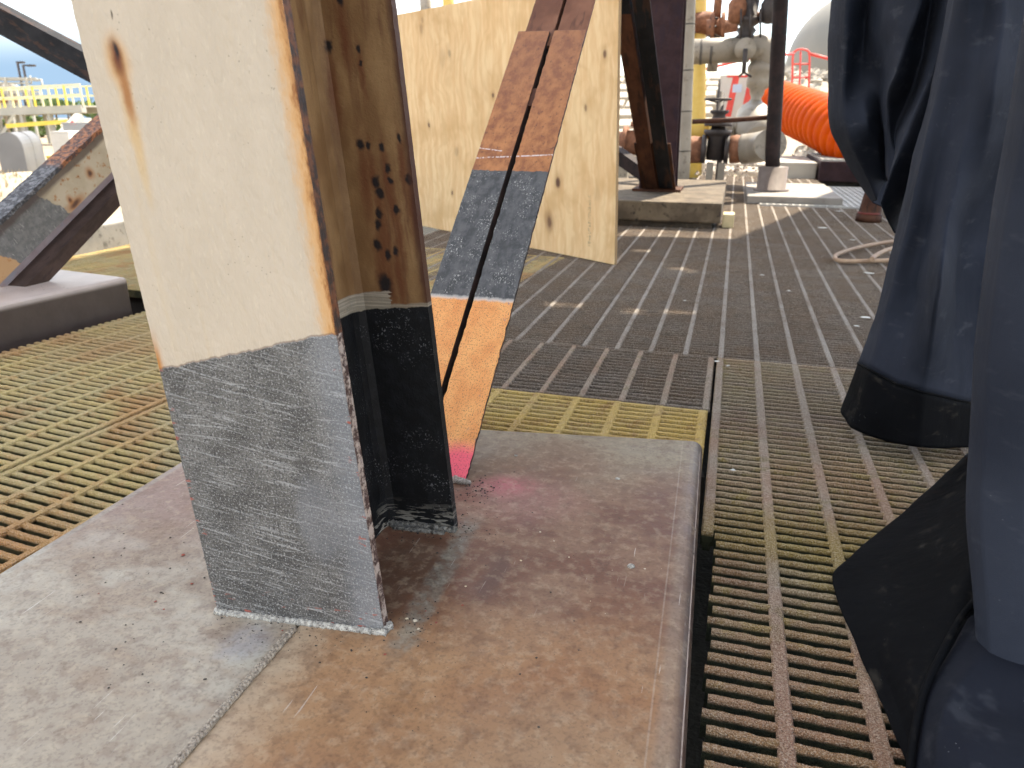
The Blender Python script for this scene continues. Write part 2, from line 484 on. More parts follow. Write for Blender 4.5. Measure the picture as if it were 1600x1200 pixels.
def mat_brace(hp, ho, hg, hr, hc):
    """pink up to hp, orange primer to ho, grey to hg, rust to hr; chalk line at hc"""
    b = NB('primer, grey and rust bands on angle steel'); L = b.loc(); x, y, z = b.sep(L)
    n1 = b.noise(L, 22, 6, 0.65); nf = b.noise(L, 420, 3, 0.65)
    j = lambda s, a: b.plus(z, b.mul(b.m2('SUBTRACT', b.noise(b.map(L, (1, 1, 0.3)), s, 3, 0.7), 0.5), a))
    org = b.mix(b.ss(n1, 0.3, 0.7), (0.70, 0.265, 0.075, 1), (0.82, 0.385, 0.13, 1))
    org = b.mix(b.ss(nf, 0.52, 0.66, 0, 0.85), org, (0.22, 0.095, 0.04, 1))
    org = b.mix(b.mul(b.ss(b.noise(L, 60, 4, 0.7), 0.60, 0.66), b.ss(x, -0.03, -0.005)), org, (0.22, 0.16, 0.19, 1))
    pink = b.mix(b.ss(nf, 0.54, 0.66, 0, 0.8), (0.85, 0.115, 0.155, 1), (0.25, 0.05, 0.06, 1))
    grey = b.mix(b.ss(b.noise(L, 45, 6, 0.7), 0.35, 0.65), (0.042, 0.043, 0.045, 1), (0.092, 0.092, 0.092, 1))
    grey = b.mix(b.mul(b.ss(b.noise(L, 260, 4, 0.7), 0.55, 0.66), b.ss(b.noise(L, 24, 3), 0.44, 0.62)), grey, (0.40, 0.39, 0.36, 1))
    rust = b.mix(b.ss(b.noise(L, 34, 6, 0.7), 0.32, 0.68), (0.23, 0.078, 0.028, 1), (0.44, 0.175, 0.06, 1))
    rust = b.mix(b.ss(b.noise(L, 90, 6, 0.75), 0.57, 0.68, 0, 0.7), rust, (0.075, 0.03, 0.022, 1))
    rust = b.mix(b.ss(z, hg, hr, 0.0, 0.45), rust, (0.19, 0.085, 0.055, 1))
    dk = b.mix(b.ss(n1, 0.3, 0.7), (0.145, 0.062, 0.040, 1), (0.225, 0.108, 0.070, 1))
    col = b.mix(b.ss(j(60, 0.02), hp - 0.012, hp + 0.014), pink, org)
    col = b.mix(b.ss(j(120, 0.007), ho - 0.001, ho + 0.001), col, grey)
    col = b.mix(b.ss(b.m2('ABSOLUTE', b.m2('SUBTRACT', j(120, 0.007), ho)), 0.001, 0.005, 0.7, 0), col, (0.5, 0.47, 0.43, 1))
    col = b.mix(b.ss(j(90, 0.008), hg - 0.0012, hg + 0.0012), col, rust)
    col = b.mix(b.ss(z, hr - 0.001, hr + 0.001), col, dk)
    line = b.m2('ABSOLUTE', b.m2('SUBTRACT', b.m2('SUBTRACT', z, b.mul(x, 0.05)), hc))
    line2 = b.m2('ABSOLUTE', b.m2('SUBTRACT', b.m2('SUBTRACT', z, b.mul(x, -0.10)), hc - 0.006))
    mk = b.m2('MAXIMUM', b.ss(line, 0.0008, 0.0018, 1, 0), b.mul(b.ss(line2, 0.0006, 0.0014, 1, 0), b.ss(x, -0.13, -0.12, 1, 0)))
    col = b.mix(b.mul(mk, b.ss(b.noise(L, 150, 3), 0.42, 0.55)), col, (0.62, 0.54, 0.52, 1))
    front = b.ss(y, 0.0015, 0.003)
    col = b.mix(front, col, b.mix(b.ss(n1, 0.4, 0.6), (0.022, 0.012, 0.010, 1), (0.06, 0.028, 0.02, 1)))
    return b.out(col, 0.72, b.plus(nf, b.noise(L, 110, 5, 0.7)), 0.45, 0.0022)

def mat_dark_steel(name, c1, c2, c3, k=0.6):
    b = NB(name); p = b.loc()
    col = b.mix(b.ss(b.noise(p, 9, 6, 0.65), 0.35, 0.65), c1, c2)
    col = b.mix(b.mul(b.ss(b.noise(b.map(p, (1, 1, 0.3)), 28, 6, 0.7), 0.52, 0.64), k), col, c3)
    return b.out(col, 0.7, b.noise(p, 120, 5, 0.7), 0.4, 0.003, 0, 0.2)
M_black = mat_dark_steel('black painted steel', (0.005, 0.006, 0.009, 1), (0.013, 0.014, 0.018, 1), (0.075, 0.035, 0.022, 1), 0.45)
M_maroon = mat_dark_steel('maroon shaded steel', (0.026, 0.012, 0.014, 1), (0.042, 0.021, 0.024, 1), (0.022, 0.014, 0.024, 1), 0.5)
M_umber = mat_dark_steel('umber rusted steel', (0.05, 0.02, 0.013, 1), (0.09, 0.038, 0.022, 1), (0.018, 0.011, 0.01, 1), 0.7)
M_dkbrown = mat_dark_steel('dark brown steel', (0.014, 0.009, 0.009, 1), (0.03, 0.018, 0.017, 1), (0.012, 0.011, 0.013, 1), 0.7)

# ------------------------------------------------------------------ grating material
def mat_grating(name, tops, stain, stain2, side, dk=0.7, patches=()):
    b = NB(name); p = b.pos(); L = b.loc(); z = b.sep(p)[2]
    g = b.noise(p, 560, 2, 0.6); n1 = b.noise(p, 5.5, 5, 0.6); n2 = b.noise(p, 22, 5, 0.65)
    col = b.mix(b.ss(n1, 0.35, 0.65), tops[0], tops[1])
    col = b.mix(b.ss(n2, 0.50, 0.70, 0, 0.85), col, stain)
    col = b.mix(b.mul(b.ss(b.noise(b.map(p, (1, 1, 1), (4, 2, 0)), 3.4, 5, 0.6), 0.52, 0.66), 0.8), col, stain2)
    for c_, r_, cc_, k_ in patches:
        col = b.mix(b.mul(b.blob(b.warp(p, 7, 0.16), c_, r_, 0.1), k_), col, cc_)
    rr = b.rnd()
    col = b.mix(b.ss(rr, 0, 1, 0, 0.35), col, b.mix(0.5, col, stain))
    col = b.mix(b.ss(g, 0.50, 0.64, 0, 0.8), col, b.mix(0.5, col, (0.90, 0.78, 0.62, 1)))
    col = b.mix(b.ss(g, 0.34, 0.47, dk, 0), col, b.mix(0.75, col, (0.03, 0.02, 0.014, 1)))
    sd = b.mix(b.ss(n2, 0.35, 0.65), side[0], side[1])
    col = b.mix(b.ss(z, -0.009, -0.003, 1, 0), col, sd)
    h = b.plus(g, b.mul(b.noise(p, 280, 2, 0.6), 1.2))
    return b.out(col, 0.86, h, 1.0, 0.006, 0, 0.3)
GRN = ((0.012, 0.020, 0.010, 1), (0.042, 0.046, 0.020, 1))
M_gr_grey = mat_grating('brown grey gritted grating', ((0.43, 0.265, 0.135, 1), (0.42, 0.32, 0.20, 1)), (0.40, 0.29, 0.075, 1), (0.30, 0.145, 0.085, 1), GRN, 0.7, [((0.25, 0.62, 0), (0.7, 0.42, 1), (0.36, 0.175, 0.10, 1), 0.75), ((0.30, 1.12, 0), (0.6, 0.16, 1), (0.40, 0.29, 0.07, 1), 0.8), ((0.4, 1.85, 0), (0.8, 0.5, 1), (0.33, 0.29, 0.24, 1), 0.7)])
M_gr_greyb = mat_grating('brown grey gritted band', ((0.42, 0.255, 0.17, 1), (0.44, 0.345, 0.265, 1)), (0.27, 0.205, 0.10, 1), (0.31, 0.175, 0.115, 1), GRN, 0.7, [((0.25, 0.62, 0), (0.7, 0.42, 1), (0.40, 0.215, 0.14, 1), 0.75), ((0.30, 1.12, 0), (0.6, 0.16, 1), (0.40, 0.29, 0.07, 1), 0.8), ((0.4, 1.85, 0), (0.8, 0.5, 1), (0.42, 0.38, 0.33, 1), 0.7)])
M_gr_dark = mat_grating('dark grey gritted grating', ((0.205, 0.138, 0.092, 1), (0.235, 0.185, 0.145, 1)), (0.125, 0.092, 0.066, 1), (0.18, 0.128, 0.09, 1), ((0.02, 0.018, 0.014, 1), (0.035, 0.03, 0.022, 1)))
M_gr_darkb = mat_grating('worn pale band', ((0.38, 0.325, 0.28, 1), (0.44, 0.395, 0.35, 1)), (0.27, 0.22, 0.18, 1), (0.26, 0.20, 0.155, 1), ((0.02, 0.018, 0.014, 1), (0.04, 0.034, 0.025, 1)))
M_gr_yel = mat_grating('yellowed gritted grating', ((0.80, 0.54, 0.14, 1), (0.74, 0.53, 0.18, 1)), (0.48, 0.25, 0.07, 1), (0.38, 0.17, 0.05, 1), ((0.11, 0.06, 0.018, 1), (0.20, 0.115, 0.035, 1)), 0.4)
M_gr_left = mat_grating('ochre gritted grating', ((0.70, 0.53, 0.20, 1), (0.60, 0.49, 0.24, 1)), (0.70, 0.42, 0.155, 1), (0.58, 0.28, 0.09, 1), ((0.055, 0.055, 0.022, 1), (0.15, 0.125, 0.055, 1)), 0.5, [((-1.12, 0.72, 0), (0.34, 0.26, 1), (0.60, 0.25, 0.075, 1), 0.8), ((-1.75, 1.75, 0), (0.45, 0.35, 1), (0.58, 0.38, 0.17, 1), 0.6)])
M_gr_galv = simple('galvanised mesh', (0.34, 0.33, 0.31, 1), (0.46, 0.45, 0.42, 1), 9, 0.5, 0.2, 0.3)

# ------------------------------------------------------------------ ground, overhead deck
def mat_ground():
    b = NB('sandy soil'); p = b.pos(); x, y, z = b.sep(p)
    col = b.mix(b.ss(b.noise(p, 0.35, 6, 0.6), 0.35, 0.65), (0.27, 0.215, 0.145, 1), (0.35, 0.29, 0.21, 1))
    col = b.mix(b.ss(b.noise(p, 4.5, 6, 0.7), 0.52, 0.7, 0, 0.7), col, (0.24, 0.18, 0.11, 1))
    # soil painted dark under the platform as shade seen through the gratings
    under_shade = b.mul(b.mul(b.ss(x, -3.6, -3.2), b.ss(x, 4.2, 4.8, 1, 0)), b.ss(y, 10.2, 10.8, 1, 0))
    col = b.mix(under_shade, col, b.mix(b.noise(p, 7, 5), (0.006, 0.007, 0.005, 1), (0.018, 0.016, 0.011, 1)))
    return b.out(col, 0.95, b.noise(p, 26, 6, 0.7), 0.6, 0.02)
ZG = -0.45
nx, ny = 61, 61
rows = []
for j in range(ny):
    r_ = []
    v = (j / (ny - 1) * 2 - 1); Y = (v ** 3 * 0.85 + v * 0.15) * 600 + 10
    for i in range(nx):
        u = (i / (nx - 1) * 2 - 1); X = (u ** 3 * 0.85 + u * 0.15) * 600
        z = ZG + 0.05 * mnoise.noise(Vector((X * 0.12, Y * 0.12, 0))) - 0.02
        r_.append(Vector((X, Y, z)))
    rows.append(r_)
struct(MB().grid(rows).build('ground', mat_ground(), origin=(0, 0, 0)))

# the deck above, which shades the platform: its outline is the shaded floor moved along the sun
ZD = 5.2
sh = sun_dir * (ZD / sun_dir.z)
M_deck = simple('weathered soffit', (0.34, 0.31, 0.27, 1), (0.42, 0.39, 0.34, 1), 2.5, 0.8)
dk = MB()
def deck_poly(pl): dk.prism([(x + sh.x, y + sh.y) for x, y in pl], ZD, ZD + 0.04)
X0, X1, Y0, Y1 = -1.3, 0.6, 1.8, 4.1
deck_poly([(-3.05, -0.35), (4.2, -0.35), (4.2, Y0), (-3.05, Y0)])
deck_poly([(-3.05, Y0), (X0, Y0), (X0, 4.36), (-1.9, 4.3), (-3.05, 4.1)])
deck_poly([(X1, Y0), (4.2, Y0), (4.2, 9.4), (1.0, 8.8), (0.85, 7.1), (X1, 6.3)])
deck_poly([(X0, Y1), (X1, Y1), (X1, 6.3), (0.38, 5.6), (0.05, 4.48), (-0.6, 4.40), (X0, 4.36)])
# holes cut in the unseen deck to shape flecks of sun on the grating
holes = []
for px, py, wx, wy in ((938, 402, .17, .12), (915, 412, .09, .07), (1005, 392, .10, .06), (990, 487, .07, .05), (1050, 488, .06, .03), (1075, 489, .06, .03), (870, 476, .09, .045), (905, 478, .05, .04), (1062, 420, .09, .05), (1080, 424, .05, .05)):
    q = G(px, py, 0); holes.append((q.x - wx / 2, q.x + wx / 2, q.y - wy / 2, q.y + wy / 2 + .03))
xs_ = sorted({X0, X1, *[v for h_ in holes for v in h_[:2]]}); ys_ = sorted({Y0, Y1, *[v for h_ in holes for v in h_[2:]]})
for ya, yb_ in zip(ys_, ys_[1:]):
    run = None
    for xa, xb in list(zip(xs_, xs_[1:])) + [(X1, X1)]:
        xm, ym = (xa + xb) / 2, (ya + yb_) / 2
        solid = xa < X1 and not any(h_[0] < xm < h_[1] and h_[2] < ym < h_[3] for h_ in holes)
        if solid and run is None: run = xa
        if not solid and run is not None:
            deck_poly([(run, ya), (xa, ya), (xa, yb_), (run, yb_)]); run = None
struct(dk.build('overhead_deck', M_deck))

# ------------------------------------------------------------------ the near pedestal
def mat_ped(name, tone):
    b = NB(name); p = b.pos(); x, y, z = b.sep(p)
    W = b.warp(p, 6, 0.09)
    n1 = b.noise(W, 3.4, 3, 0.55); n2 = b.noise(p, 60, 3, 0.65); n3 = b.noise(b.map(p, (1, 2.0, 1), (2, 0, 0)), 8, 3, 0.6)
    n4 = b.noise(p, 210, 2, 0.6)
    yj = b.plus(y, b.mul(b.m2('SUBTRACT', n1, 0.5), 0.5))
    if tone == 'left':
        col = b.mix(b.ss(n1, 0.34, 0.64), (0.385, 0.35, 0.285, 1), (0.285, 0.235, 0.175, 1))
        col = b.mix(b.mul(b.ss(b.plus(yj, b.mul(x, -0.35)), 0.98, 1.24), 0.92), col, (0.205, 0.112, 0.088, 1))
        col = b.mix(b.mul(b.blob(W, (-0.74, 0.86, 0.03), (0.17, 0.16, 1), 0.1), 0.55), col, (0.255, 0.165, 0.12, 1))
        col = b.mix(b.mul(b.ss(n3, 0.46, 0.64), 0.5), col, (0.25, 0.165, 0.11, 1))
        col = b.mix(b.mul(b.blob(W, (-0.535, 0.635, 0.03), (0.05, 0.045, 1), 0.4), 0.5), col, (0.30, 0.305, 0.32, 1))
        col = b.mix(b.ss(x, -0.958, -0.950, 0.25, 0), col, (0.40, 0.44, 0.40, 1))
    else:
        col = b.mix(b.ss(n1, 0.34, 0.64), (0.245, 0.112, 0.05, 1), (0.325, 0.185, 0.094, 1))
        col = b.mix(b.mul(b.ss(b.plus(x, b.mul(b.m2('SUBTRACT', n3, 0.5), 0.12)), -0.49, -0.40, 0.7, 0), 1.0), col, (0.42, 0.34, 0.24, 1))
        far = b.ss(yj, 0.70, 0.88)
        col = b.mix(b.mul(far, 0.95), col, b.mix(b.ss(n3, 0.42, 0.64), (0.135, 0.055, 0.032, 1), (0.215, 0.122, 0.078, 1)))
        far2 = b.ss(yj, 1.12, 1.34)
        col = b.mix(b.mul(far2, 0.85), col, (0.265, 0.225, 0.155, 1))
        near = b.ss(yj, 0.48, 0.66, 1, 0)
        col = b.mix(b.mul(near, b.ss(x, -0.34, -0.02, 0.1, 0.65)), col, (0.34, 0.25, 0.155, 1))
        col = b.mix(b.mul(b.mul(b.blob(W, (-0.335, 1.125, 0.03), (0.075, 0.055, 1), 0.05), b.ss(n4, 0.30, 0.60, 0.35, 1.0)), 0.8), col, (0.46, 0.075, 0.115, 1))
        col = b.mix(b.mul(b.blob(W, (-0.29, 1.09, 0.03), (0.16, 0.12, 1), 0.1), 0.35), col, (0.36, 0.17, 0.16, 1))
        # scuffed bare strips beside the column foot
        vx = b.plus(x, b.mul(b.m2('SUBTRACT', y, 0.85), 0.05))
        vx = b.plus(vx, b.mul(b.m2('SUBTRACT', b.noise(p, 28, 3, 0.6), 0.5), 0.03))
        strip = b.mul(b.mul(b.ss(vx, -0.375, -0.358), b.ss(vx, -0.345, -0.328, 1, 0)), b.mul(b.ss(yj, 0.66, 0.80), b.ss(y, 0.96, 1.04, 1, 0)))
        col = b.mix(b.mul(b.blob(W, (-0.41, 0.82, 0.03), (0.075, 0.17, 1), 0.4), 0.75), col, (0.075, 0.042, 0.026, 1))
        col = b.mix(b.mul(strip, b.ss(n2, 0.30, 0.60, 0.25, 0.85)), col, (0.17, 0.165, 0.135, 1))
        col = b.mix(b.mul(b.blob(W, (-0.285, 0.87, 0.03), (0.024, 0.085, 1), 0.3), 0.8), col, (0.10, 0.048, 0.036, 1))
        xe = b.plus(x, b.mul(b.m2('SUBTRACT', y, 1.433), 0.021))
        col = b.mix(b.mul(b.ss(xe, -0.045, -0.03), 0.5), col, (0.24, 0.19, 0.15, 1))
        col = b.mix(b.ss(b.m2('ABSOLUTE', b.plus(xe, 0.045)), 0.0008, 0.0016, 0.3, 0), col, (0.42, 0.36, 0.29, 1))
        col = b.mix(b.ss(xe, -0.024, -0.007), col, (0.06, 0.034, 0.026, 1))
    # fine mottling, drips and specks
    col = b.mix(b.ss(n2, 0.46, 0.70, 0, 0.45), col, b.mix(0.45, col, (0.55, 0.45, 0.31, 1)))
    col = b.mix(b.ss(b.noise(p, 34, 3, 0.7), 0.46, 0.66, 0, 0.65), col, b.mix(0.55, col, (0.10, 0.045, 0.025, 1)))
    col = b.mix(b.ss(n4, 0.50, 0.66, 0, 0.5), col, b.mix(0.5, col, (0.06, 0.035, 0.022, 1)))
    col = b.mix(b.mul(b.ss(b.vor(p, 130), 0.05, 0.14, 1, 0), b.ss(b.noise(p, 11, 3), 0.52, 0.62, 0, 0.8)), col, (0.05, 0.034, 0.024, 1))
    scr = b.noise(b.map(p, (300, 12, 1), (0, 0, 0), (0, 0, 0.9)), 1, 2, 0.5)
    col = b.mix(b.mul(b.mul(b.ss(scr, 0.69, 0.73), b.ss(b.noise(p, 7, 2), 0.5, 0.62)), 0.6), col, (0.55, 0.51, 0.45, 1))
    zs = b.ss(z, 0.006, 0.012, 1, 0)
    col = b.mix(zs, col, b.mix(b.ss(n2, 0.4, 0.6), (0.09, 0.066, 0.054, 1), (0.14, 0.105, 0.085, 1)))
    rough = b.ss(n3, 0.3, 0.7, 0.36, 0.56)
    return b.out(col, rough, b.plus(n2, b.mul(n3, 1.4)), 0.16, 0.004, 0, 0.4)
ZP = 0.03
ped = thing('column_pedestal', 'wide stained pedestal capped with two welded plates under the cream column', 'pedestal', (-0.48, 0.75, ZG))
yb = lambda x: 1.433 + 0.16 * x
YF = 0.10
MB().prism([(-0.93, YF), (-0.008 + 0.021 * (1.433 - YF), YF), (-0.008, yb(0) - 0.03), (-0.93, yb(-0.93) - 0.03)], ZG - 0.1, ZP - 0.0085).build('pier', simple('pier coating', (0.26, 0.205, 0.17, 1), (0.36, 0.29, 0.25, 1), 14, 0.6, 0.4, 0, (0.05, 0.04, 0.035, 1)), ped)
MB().prism([(-0.968, YF), (-0.4925, YF), (-0.4925, yb(-0.4925)), (-0.968, yb(-0.968))], ZP - 0.012, ZP).build('cap_plate', mat_ped('grey stained plate', 'left'), ped, bevel=0.003)
# right plate with its rolled edge
prof = [(-0.4865, ZP - 0.012), (-0.4865, ZP)]
rr = 0.024
for k in range(7):
    a = math.pi / 2 * (1 - k / 6)
    prof.append((-0.004 - rr + rr * math.cos(a), ZP - rr + rr * math.sin(a)))
prof.append((-0.004, -0.035))
prof.append((-0.010, -0.035)); prof.append((-0.010, ZP - 0.012))
m = MB()
ys = [YF, 0.5, 0.9, 1.2, None]
rowsr = []
for yv in ys:
    rowsr.append([Vector((x + (0.021 * (1.433 - (yb(x) if yv is None else yv)) if x > -0.4 else 0), (yb(x) if yv is None else yv), z)) for x, z in prof])
n_ = len(prof)
vs = [p for r in rowsr for p in r]
fs = [(i * n_ + j, i * n_ + (j + 1) % n_, (i + 1) * n_ + (j + 1) % n_, (i + 1) * n_ + j) for i in range(len(ys) - 1) for j in range(n_)]
fs += [tuple(range(n_))[::-1], tuple((len(ys) - 1) * n_ + j for j in range(n_))]
m.add(vs, fs)
rp = m.build('cap_plate', mat_ped('brown stained plate', 'right'), ped)
rp['label'] = 'brown stained plate with rolled edge and pink overspray'
# braided-looking seam weld
m = MB()
L_ = 0.672 - YF
for s in (-1, 1):
    k = 0; yv = 0.672
    while yv > YF + 0.01:
        c = Vector((-0.4895 + s * 0.0021 + 0.0005 * random.uniform(-1, 1), yv, ZP + 0.0008))
        d = Vector((s * -0.35, 1, 0)).normalized()
        m.tube([c - d * 0.0052, c - d * 0.002 + Vector((0, 0, 0.0016)), c + d * 0.002 + Vector((0, 0, 0.0016)), c + d * 0.0052], [0.0011, 0.0031, 0.0033, 0.0012], 6)
        yv -= 0.0054 + random.uniform(-0.0008, 0.0008)
m.build('seam_weld', M_seam, ped)['label'] = 'rope-like weld seam between the two plates'

# ------------------------------------------------------------------ the cream column
CB = Vector((-0.4918, 0.690, ZP))
EX = Vector((0.9948, 0.1023, 0)); EY = Vector((0, 1, 0)); EZ = Vector((-0.095, 0.015, 1))
colf = lambda x, y, z: CB + EX * x + EY * y + EZ * z
column = thing('steel_column', 'leaning wide-flange column, cream above and ground grey at its foot', 'column', CB)
HZ = 5.15
def plate(m, x0, x1, y0, y1, fr, zs, jit=0.0, seedv=0):
    """upright plate with slightly eaten vertical edges"""
    vs, ls, fs = [], [], []
    for i, z in enumerate(zs):
        ja = jit * (mnoise.noise(Vector((seedv, z * 60, 0))) + 0.7 * mnoise.noise(Vector((seedv, z * 230, 3))))
        jb = jit * (mnoise.noise(Vector((seedv, z * 60, 9))) + 0.7 * mnoise.noise(Vector((seedv, z * 230, 7))))
        for (x, y) in ((x0 + ja, y0), (x1 + jb, y0), (x1 + jb * 0.6, y1), (x0 + ja * 0.6, y1)):
            vs.append(fr(x, y, z)); ls.append((x, y, z))
    for i in range(len(zs) - 1):
        for k in range(4):
            fs.append((i * 4 + k, i * 4 + (k + 1) % 4, (i + 1) * 4 + (k + 1) % 4, (i + 1) * 4 + k))
    e = (len(zs) - 1) * 4
    fs += [(3, 2, 1, 0), (e, e + 1, e + 2, e + 3)]
    return m.add(vs, fs, ls)
zs = [i * 0.004 for i in range(221)] + [1.0, 2.0, HZ]
M_cf, M_cr = mat_column_front(), mat_column_recess()
FW = 0.1174
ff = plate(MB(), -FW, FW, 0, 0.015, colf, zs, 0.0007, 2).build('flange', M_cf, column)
ff['label'] = 'cream front flange with rusty right edge and scratched grey foot'
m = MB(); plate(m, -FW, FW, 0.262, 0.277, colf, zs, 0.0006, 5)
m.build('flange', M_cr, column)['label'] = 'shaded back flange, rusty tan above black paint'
m = MB(); plate(m, -0.006, 0.006, 0.015, 0.2618, colf, [0, 0.4, 1, HZ])
# root fillets
for s in (-1, 1):
    for yy, sg in ((0.2617, -1), (0.0152, 1)):
        pr = [(s * 0.006, yy), (s * 0.020, yy), (s * 0.010, yy + sg * 0.005), (s * 0.0062, yy + sg * 0.016)]
        ls = [(x, y, z) for z in (0, HZ) for x, y in pr]
        m.add([colf(*q) for q in ls], [(0, 1, 5, 4), (1, 2, 6, 5), (2, 3, 7, 6), (3, 0, 4, 7), (3, 2, 1, 0), (4, 5, 6, 7)], ls)
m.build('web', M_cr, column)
# fillet weld beads at the foot
def bead(m, A, B, r, seg=0.0025, n=8, sd=0):
    A, B = Vector(A), Vector(B); k = max(3, int((B - A).length / seg)); pts, rs = [], []
    for i in range(k + 1):
        t = i / k
        q = A.lerp(B, t) + Vector((mnoise.noise(Vector((i * 0.7, sd, 0))) * r * 0.25, mnoise.noise(Vector((i * 0.7, sd, 5))) * r * 0.35, 0))
        pts.append(q); rs.append(r * (0.82 + 0.42 * mnoise.noise(Vector((i * 0.9, sd, 2))) + 0.30 * mnoise.noise(Vector((i * 2.3, sd, 4)))))
    return m.tube(pts, rs, n)
m = MB(); bead(m, colf(-FW - 0.002, -0.002, 0.001), colf(FW + 0.003, -0.002, 0.001), 0.0062)
bead(m, colf(-FW, 0.0, 0.001), colf(-FW, 0.016, 0.001), 0.006, sd=3)
bead(m, colf(FW, -0.004, 0.002), colf(FW + 0.002, 0.016, 0.001), 0.0075, sd=4)
m.build('weld_bead', M_weld, column)['label'] = 'pale weld bead along the front flange foot'
m = MB(); bead(m, colf(0.0, 0.258, 0.002), colf(FW + 0.004, 0.258, 0.001), 0.008, sd=8)
bead(m, colf(0.02, 0.250, 0.0), colf(FW * 0.9, 0.248, 0.0), 0.006, sd=11)
m.build('weld_bead', mat_weld('dark weld', (0.07, 0.065, 0.055, 1), (0.22, 0.205, 0.17, 1), (0.02, 0.02, 0.02, 1)), column)

# ------------------------------------------------------------------ the double-angle brace
BP = Vector((-0.413, 1.114, ZP)); BD = Vector((0.005, 1.17, 1.0))
bu = BD.normalized(); BX = Vector((1, 0, 0)); BN = BX.cross(bu).normalized()
if BN.y < 0: BN = -BN                                     # away from the viewer, downwards
brf = lambda x, y, h: BP + BX * x + BN * y + BD * h
def proj_y(p):
    c = R.transposed() @ (p - CAM); return CY + FPX * c.y / c.z
def h_at(py):
    a, c = 0.0, 2.0
    for _ in range(40):
        q = (a + c) / 2
        if proj_y(brf(-0.09, 0, q)) > py: a = q
        else: c = q
    return a
hp, ho, hg, hr, hc = h_at(692), h_at(466), h_at(267), h_at(48), h_at(241)
M_rbrown = mat_dark_steel('rust brown steel', (0.135, 0.056, 0.034, 1), (0.22, 0.10, 0.06, 1), (0.07, 0.03, 0.022, 1), 0.7)
M_br = mat_brace(hp, ho, hg, hr, hc)
brace = thing('double_angle_brace', 'sloping double-angle brace banded rust, grey and orange with pink foot', 'brace', BP)
hz = [i * 0.004 for i in range(int(hr / 0.004) + 1)] + [hr + 0.001]
for (x0, x1, g) in ((-0.186, -0.0995, -1), (-0.0865, 0.0, 1)):
    m = MB(); plate(m, x0, x1, 0, 0.009, brf, hz, 0.0022 if g > 0 else 0.0007, 20 + g)
    xa, xb = (x1 - 0.009, x1) if g < 0 else (x0, x0 + 0.009)
    m.box((xa, 0.0095, 0.03), (xb, 0.075, hr), brf)
    m.build('angle', M_br, brace)
hz2 = [hr - 0.03 + i * 0.01 for i in range(40)] + [1.6, 2.2, 2.85]
for (x0, x1) in ((-0.172, -0.092), (-0.082, -0.003)):
    m = MB(); plate(m, x0, x1, 0.0115, 0.020, brf, hz2, 0.0008, 31)
    xg = x1 - 0.008 if x0 < -0.1 else x0
    m.box((xg, 0.0205, hr - 0.02), (xg + 0.008, 0.09, 2.85), brf)
    m.build('angle', M_rbrown, brace)['label'] = 'dark brown upper angle of the brace'
h150 = h_at(150)
MB().box((-0.0993, 0.004, h150 - 0.02), (-0.0867, 0.02, h150 + 0.022), brf).build('spacer', M_umber, brace)
m = MB(); bead(m, brf(-0.185, 0.0, 0.004), brf(0.004, 0.0, 0.004), 0.0075, sd=21); bead(m, brf(-0.02, -0.006, 0.004), brf(0.006, 0.01, 0.004), 0.009, sd=23)
m.build('weld_bead', mat_weld('tan weld', (0.23, 0.19, 0.15, 1), (0.40, 0.35, 0.30, 1), (0.05, 0.04, 0.03, 1)), brace)

# ------------------------------------------------------------------ gratings
def bar_mesh(name, length, w_top, depth, mat, sd, seg=0.007, amp=0.0014):
    m = MB(); n = max(2, int(length / seg)); vs, fs = [], []
    for i in range(n + 1):
        x = length * i / n
        q = lambda k, s=70: mnoise.noise(Vector((x * s, sd * 7.3, k)))
        dz = amp * (q(0) + 0.7 * q(3, 190)); da = amp * 0.8 * (q(1) + q(4, 160)); db = amp * 0.8 * (q(2) + q(5, 160))
        h = w_top / 2
        for y, z in ((-h * 0.62, -depth), (h * 0.62, -depth), (h + db, -0.0045), (h * 0.72 + db, dz * 0.6), (-h * 0.72 - da, dz), (-h - da, -0.0045)):
            vs.append((x, y, z))
    for i in range(n):
        for k in range(6):
            fs.append((i * 6 + k, i * 6 + (k + 1) % 6, (i + 1) * 6 + (k + 1) % 6, (i + 1) * 6 + k))
    fs += [(5, 4, 3, 2, 1, 0), tuple(n * 6 + k for k in range(6))]
    m.add(vs, fs)
    o = m.build(name, mat, origin=(0, 0, 0))
    me = o.data
    bpy.data.objects.remove(o)
    return me

def put(name, me, parent, loc, rz=0.0):
    o = bpy.data.objects.new(name, me)
    COL.objects.link(o)
    o.parent = parent; o.location = loc; o.rotation_euler = (0, 0, rz)
    return o

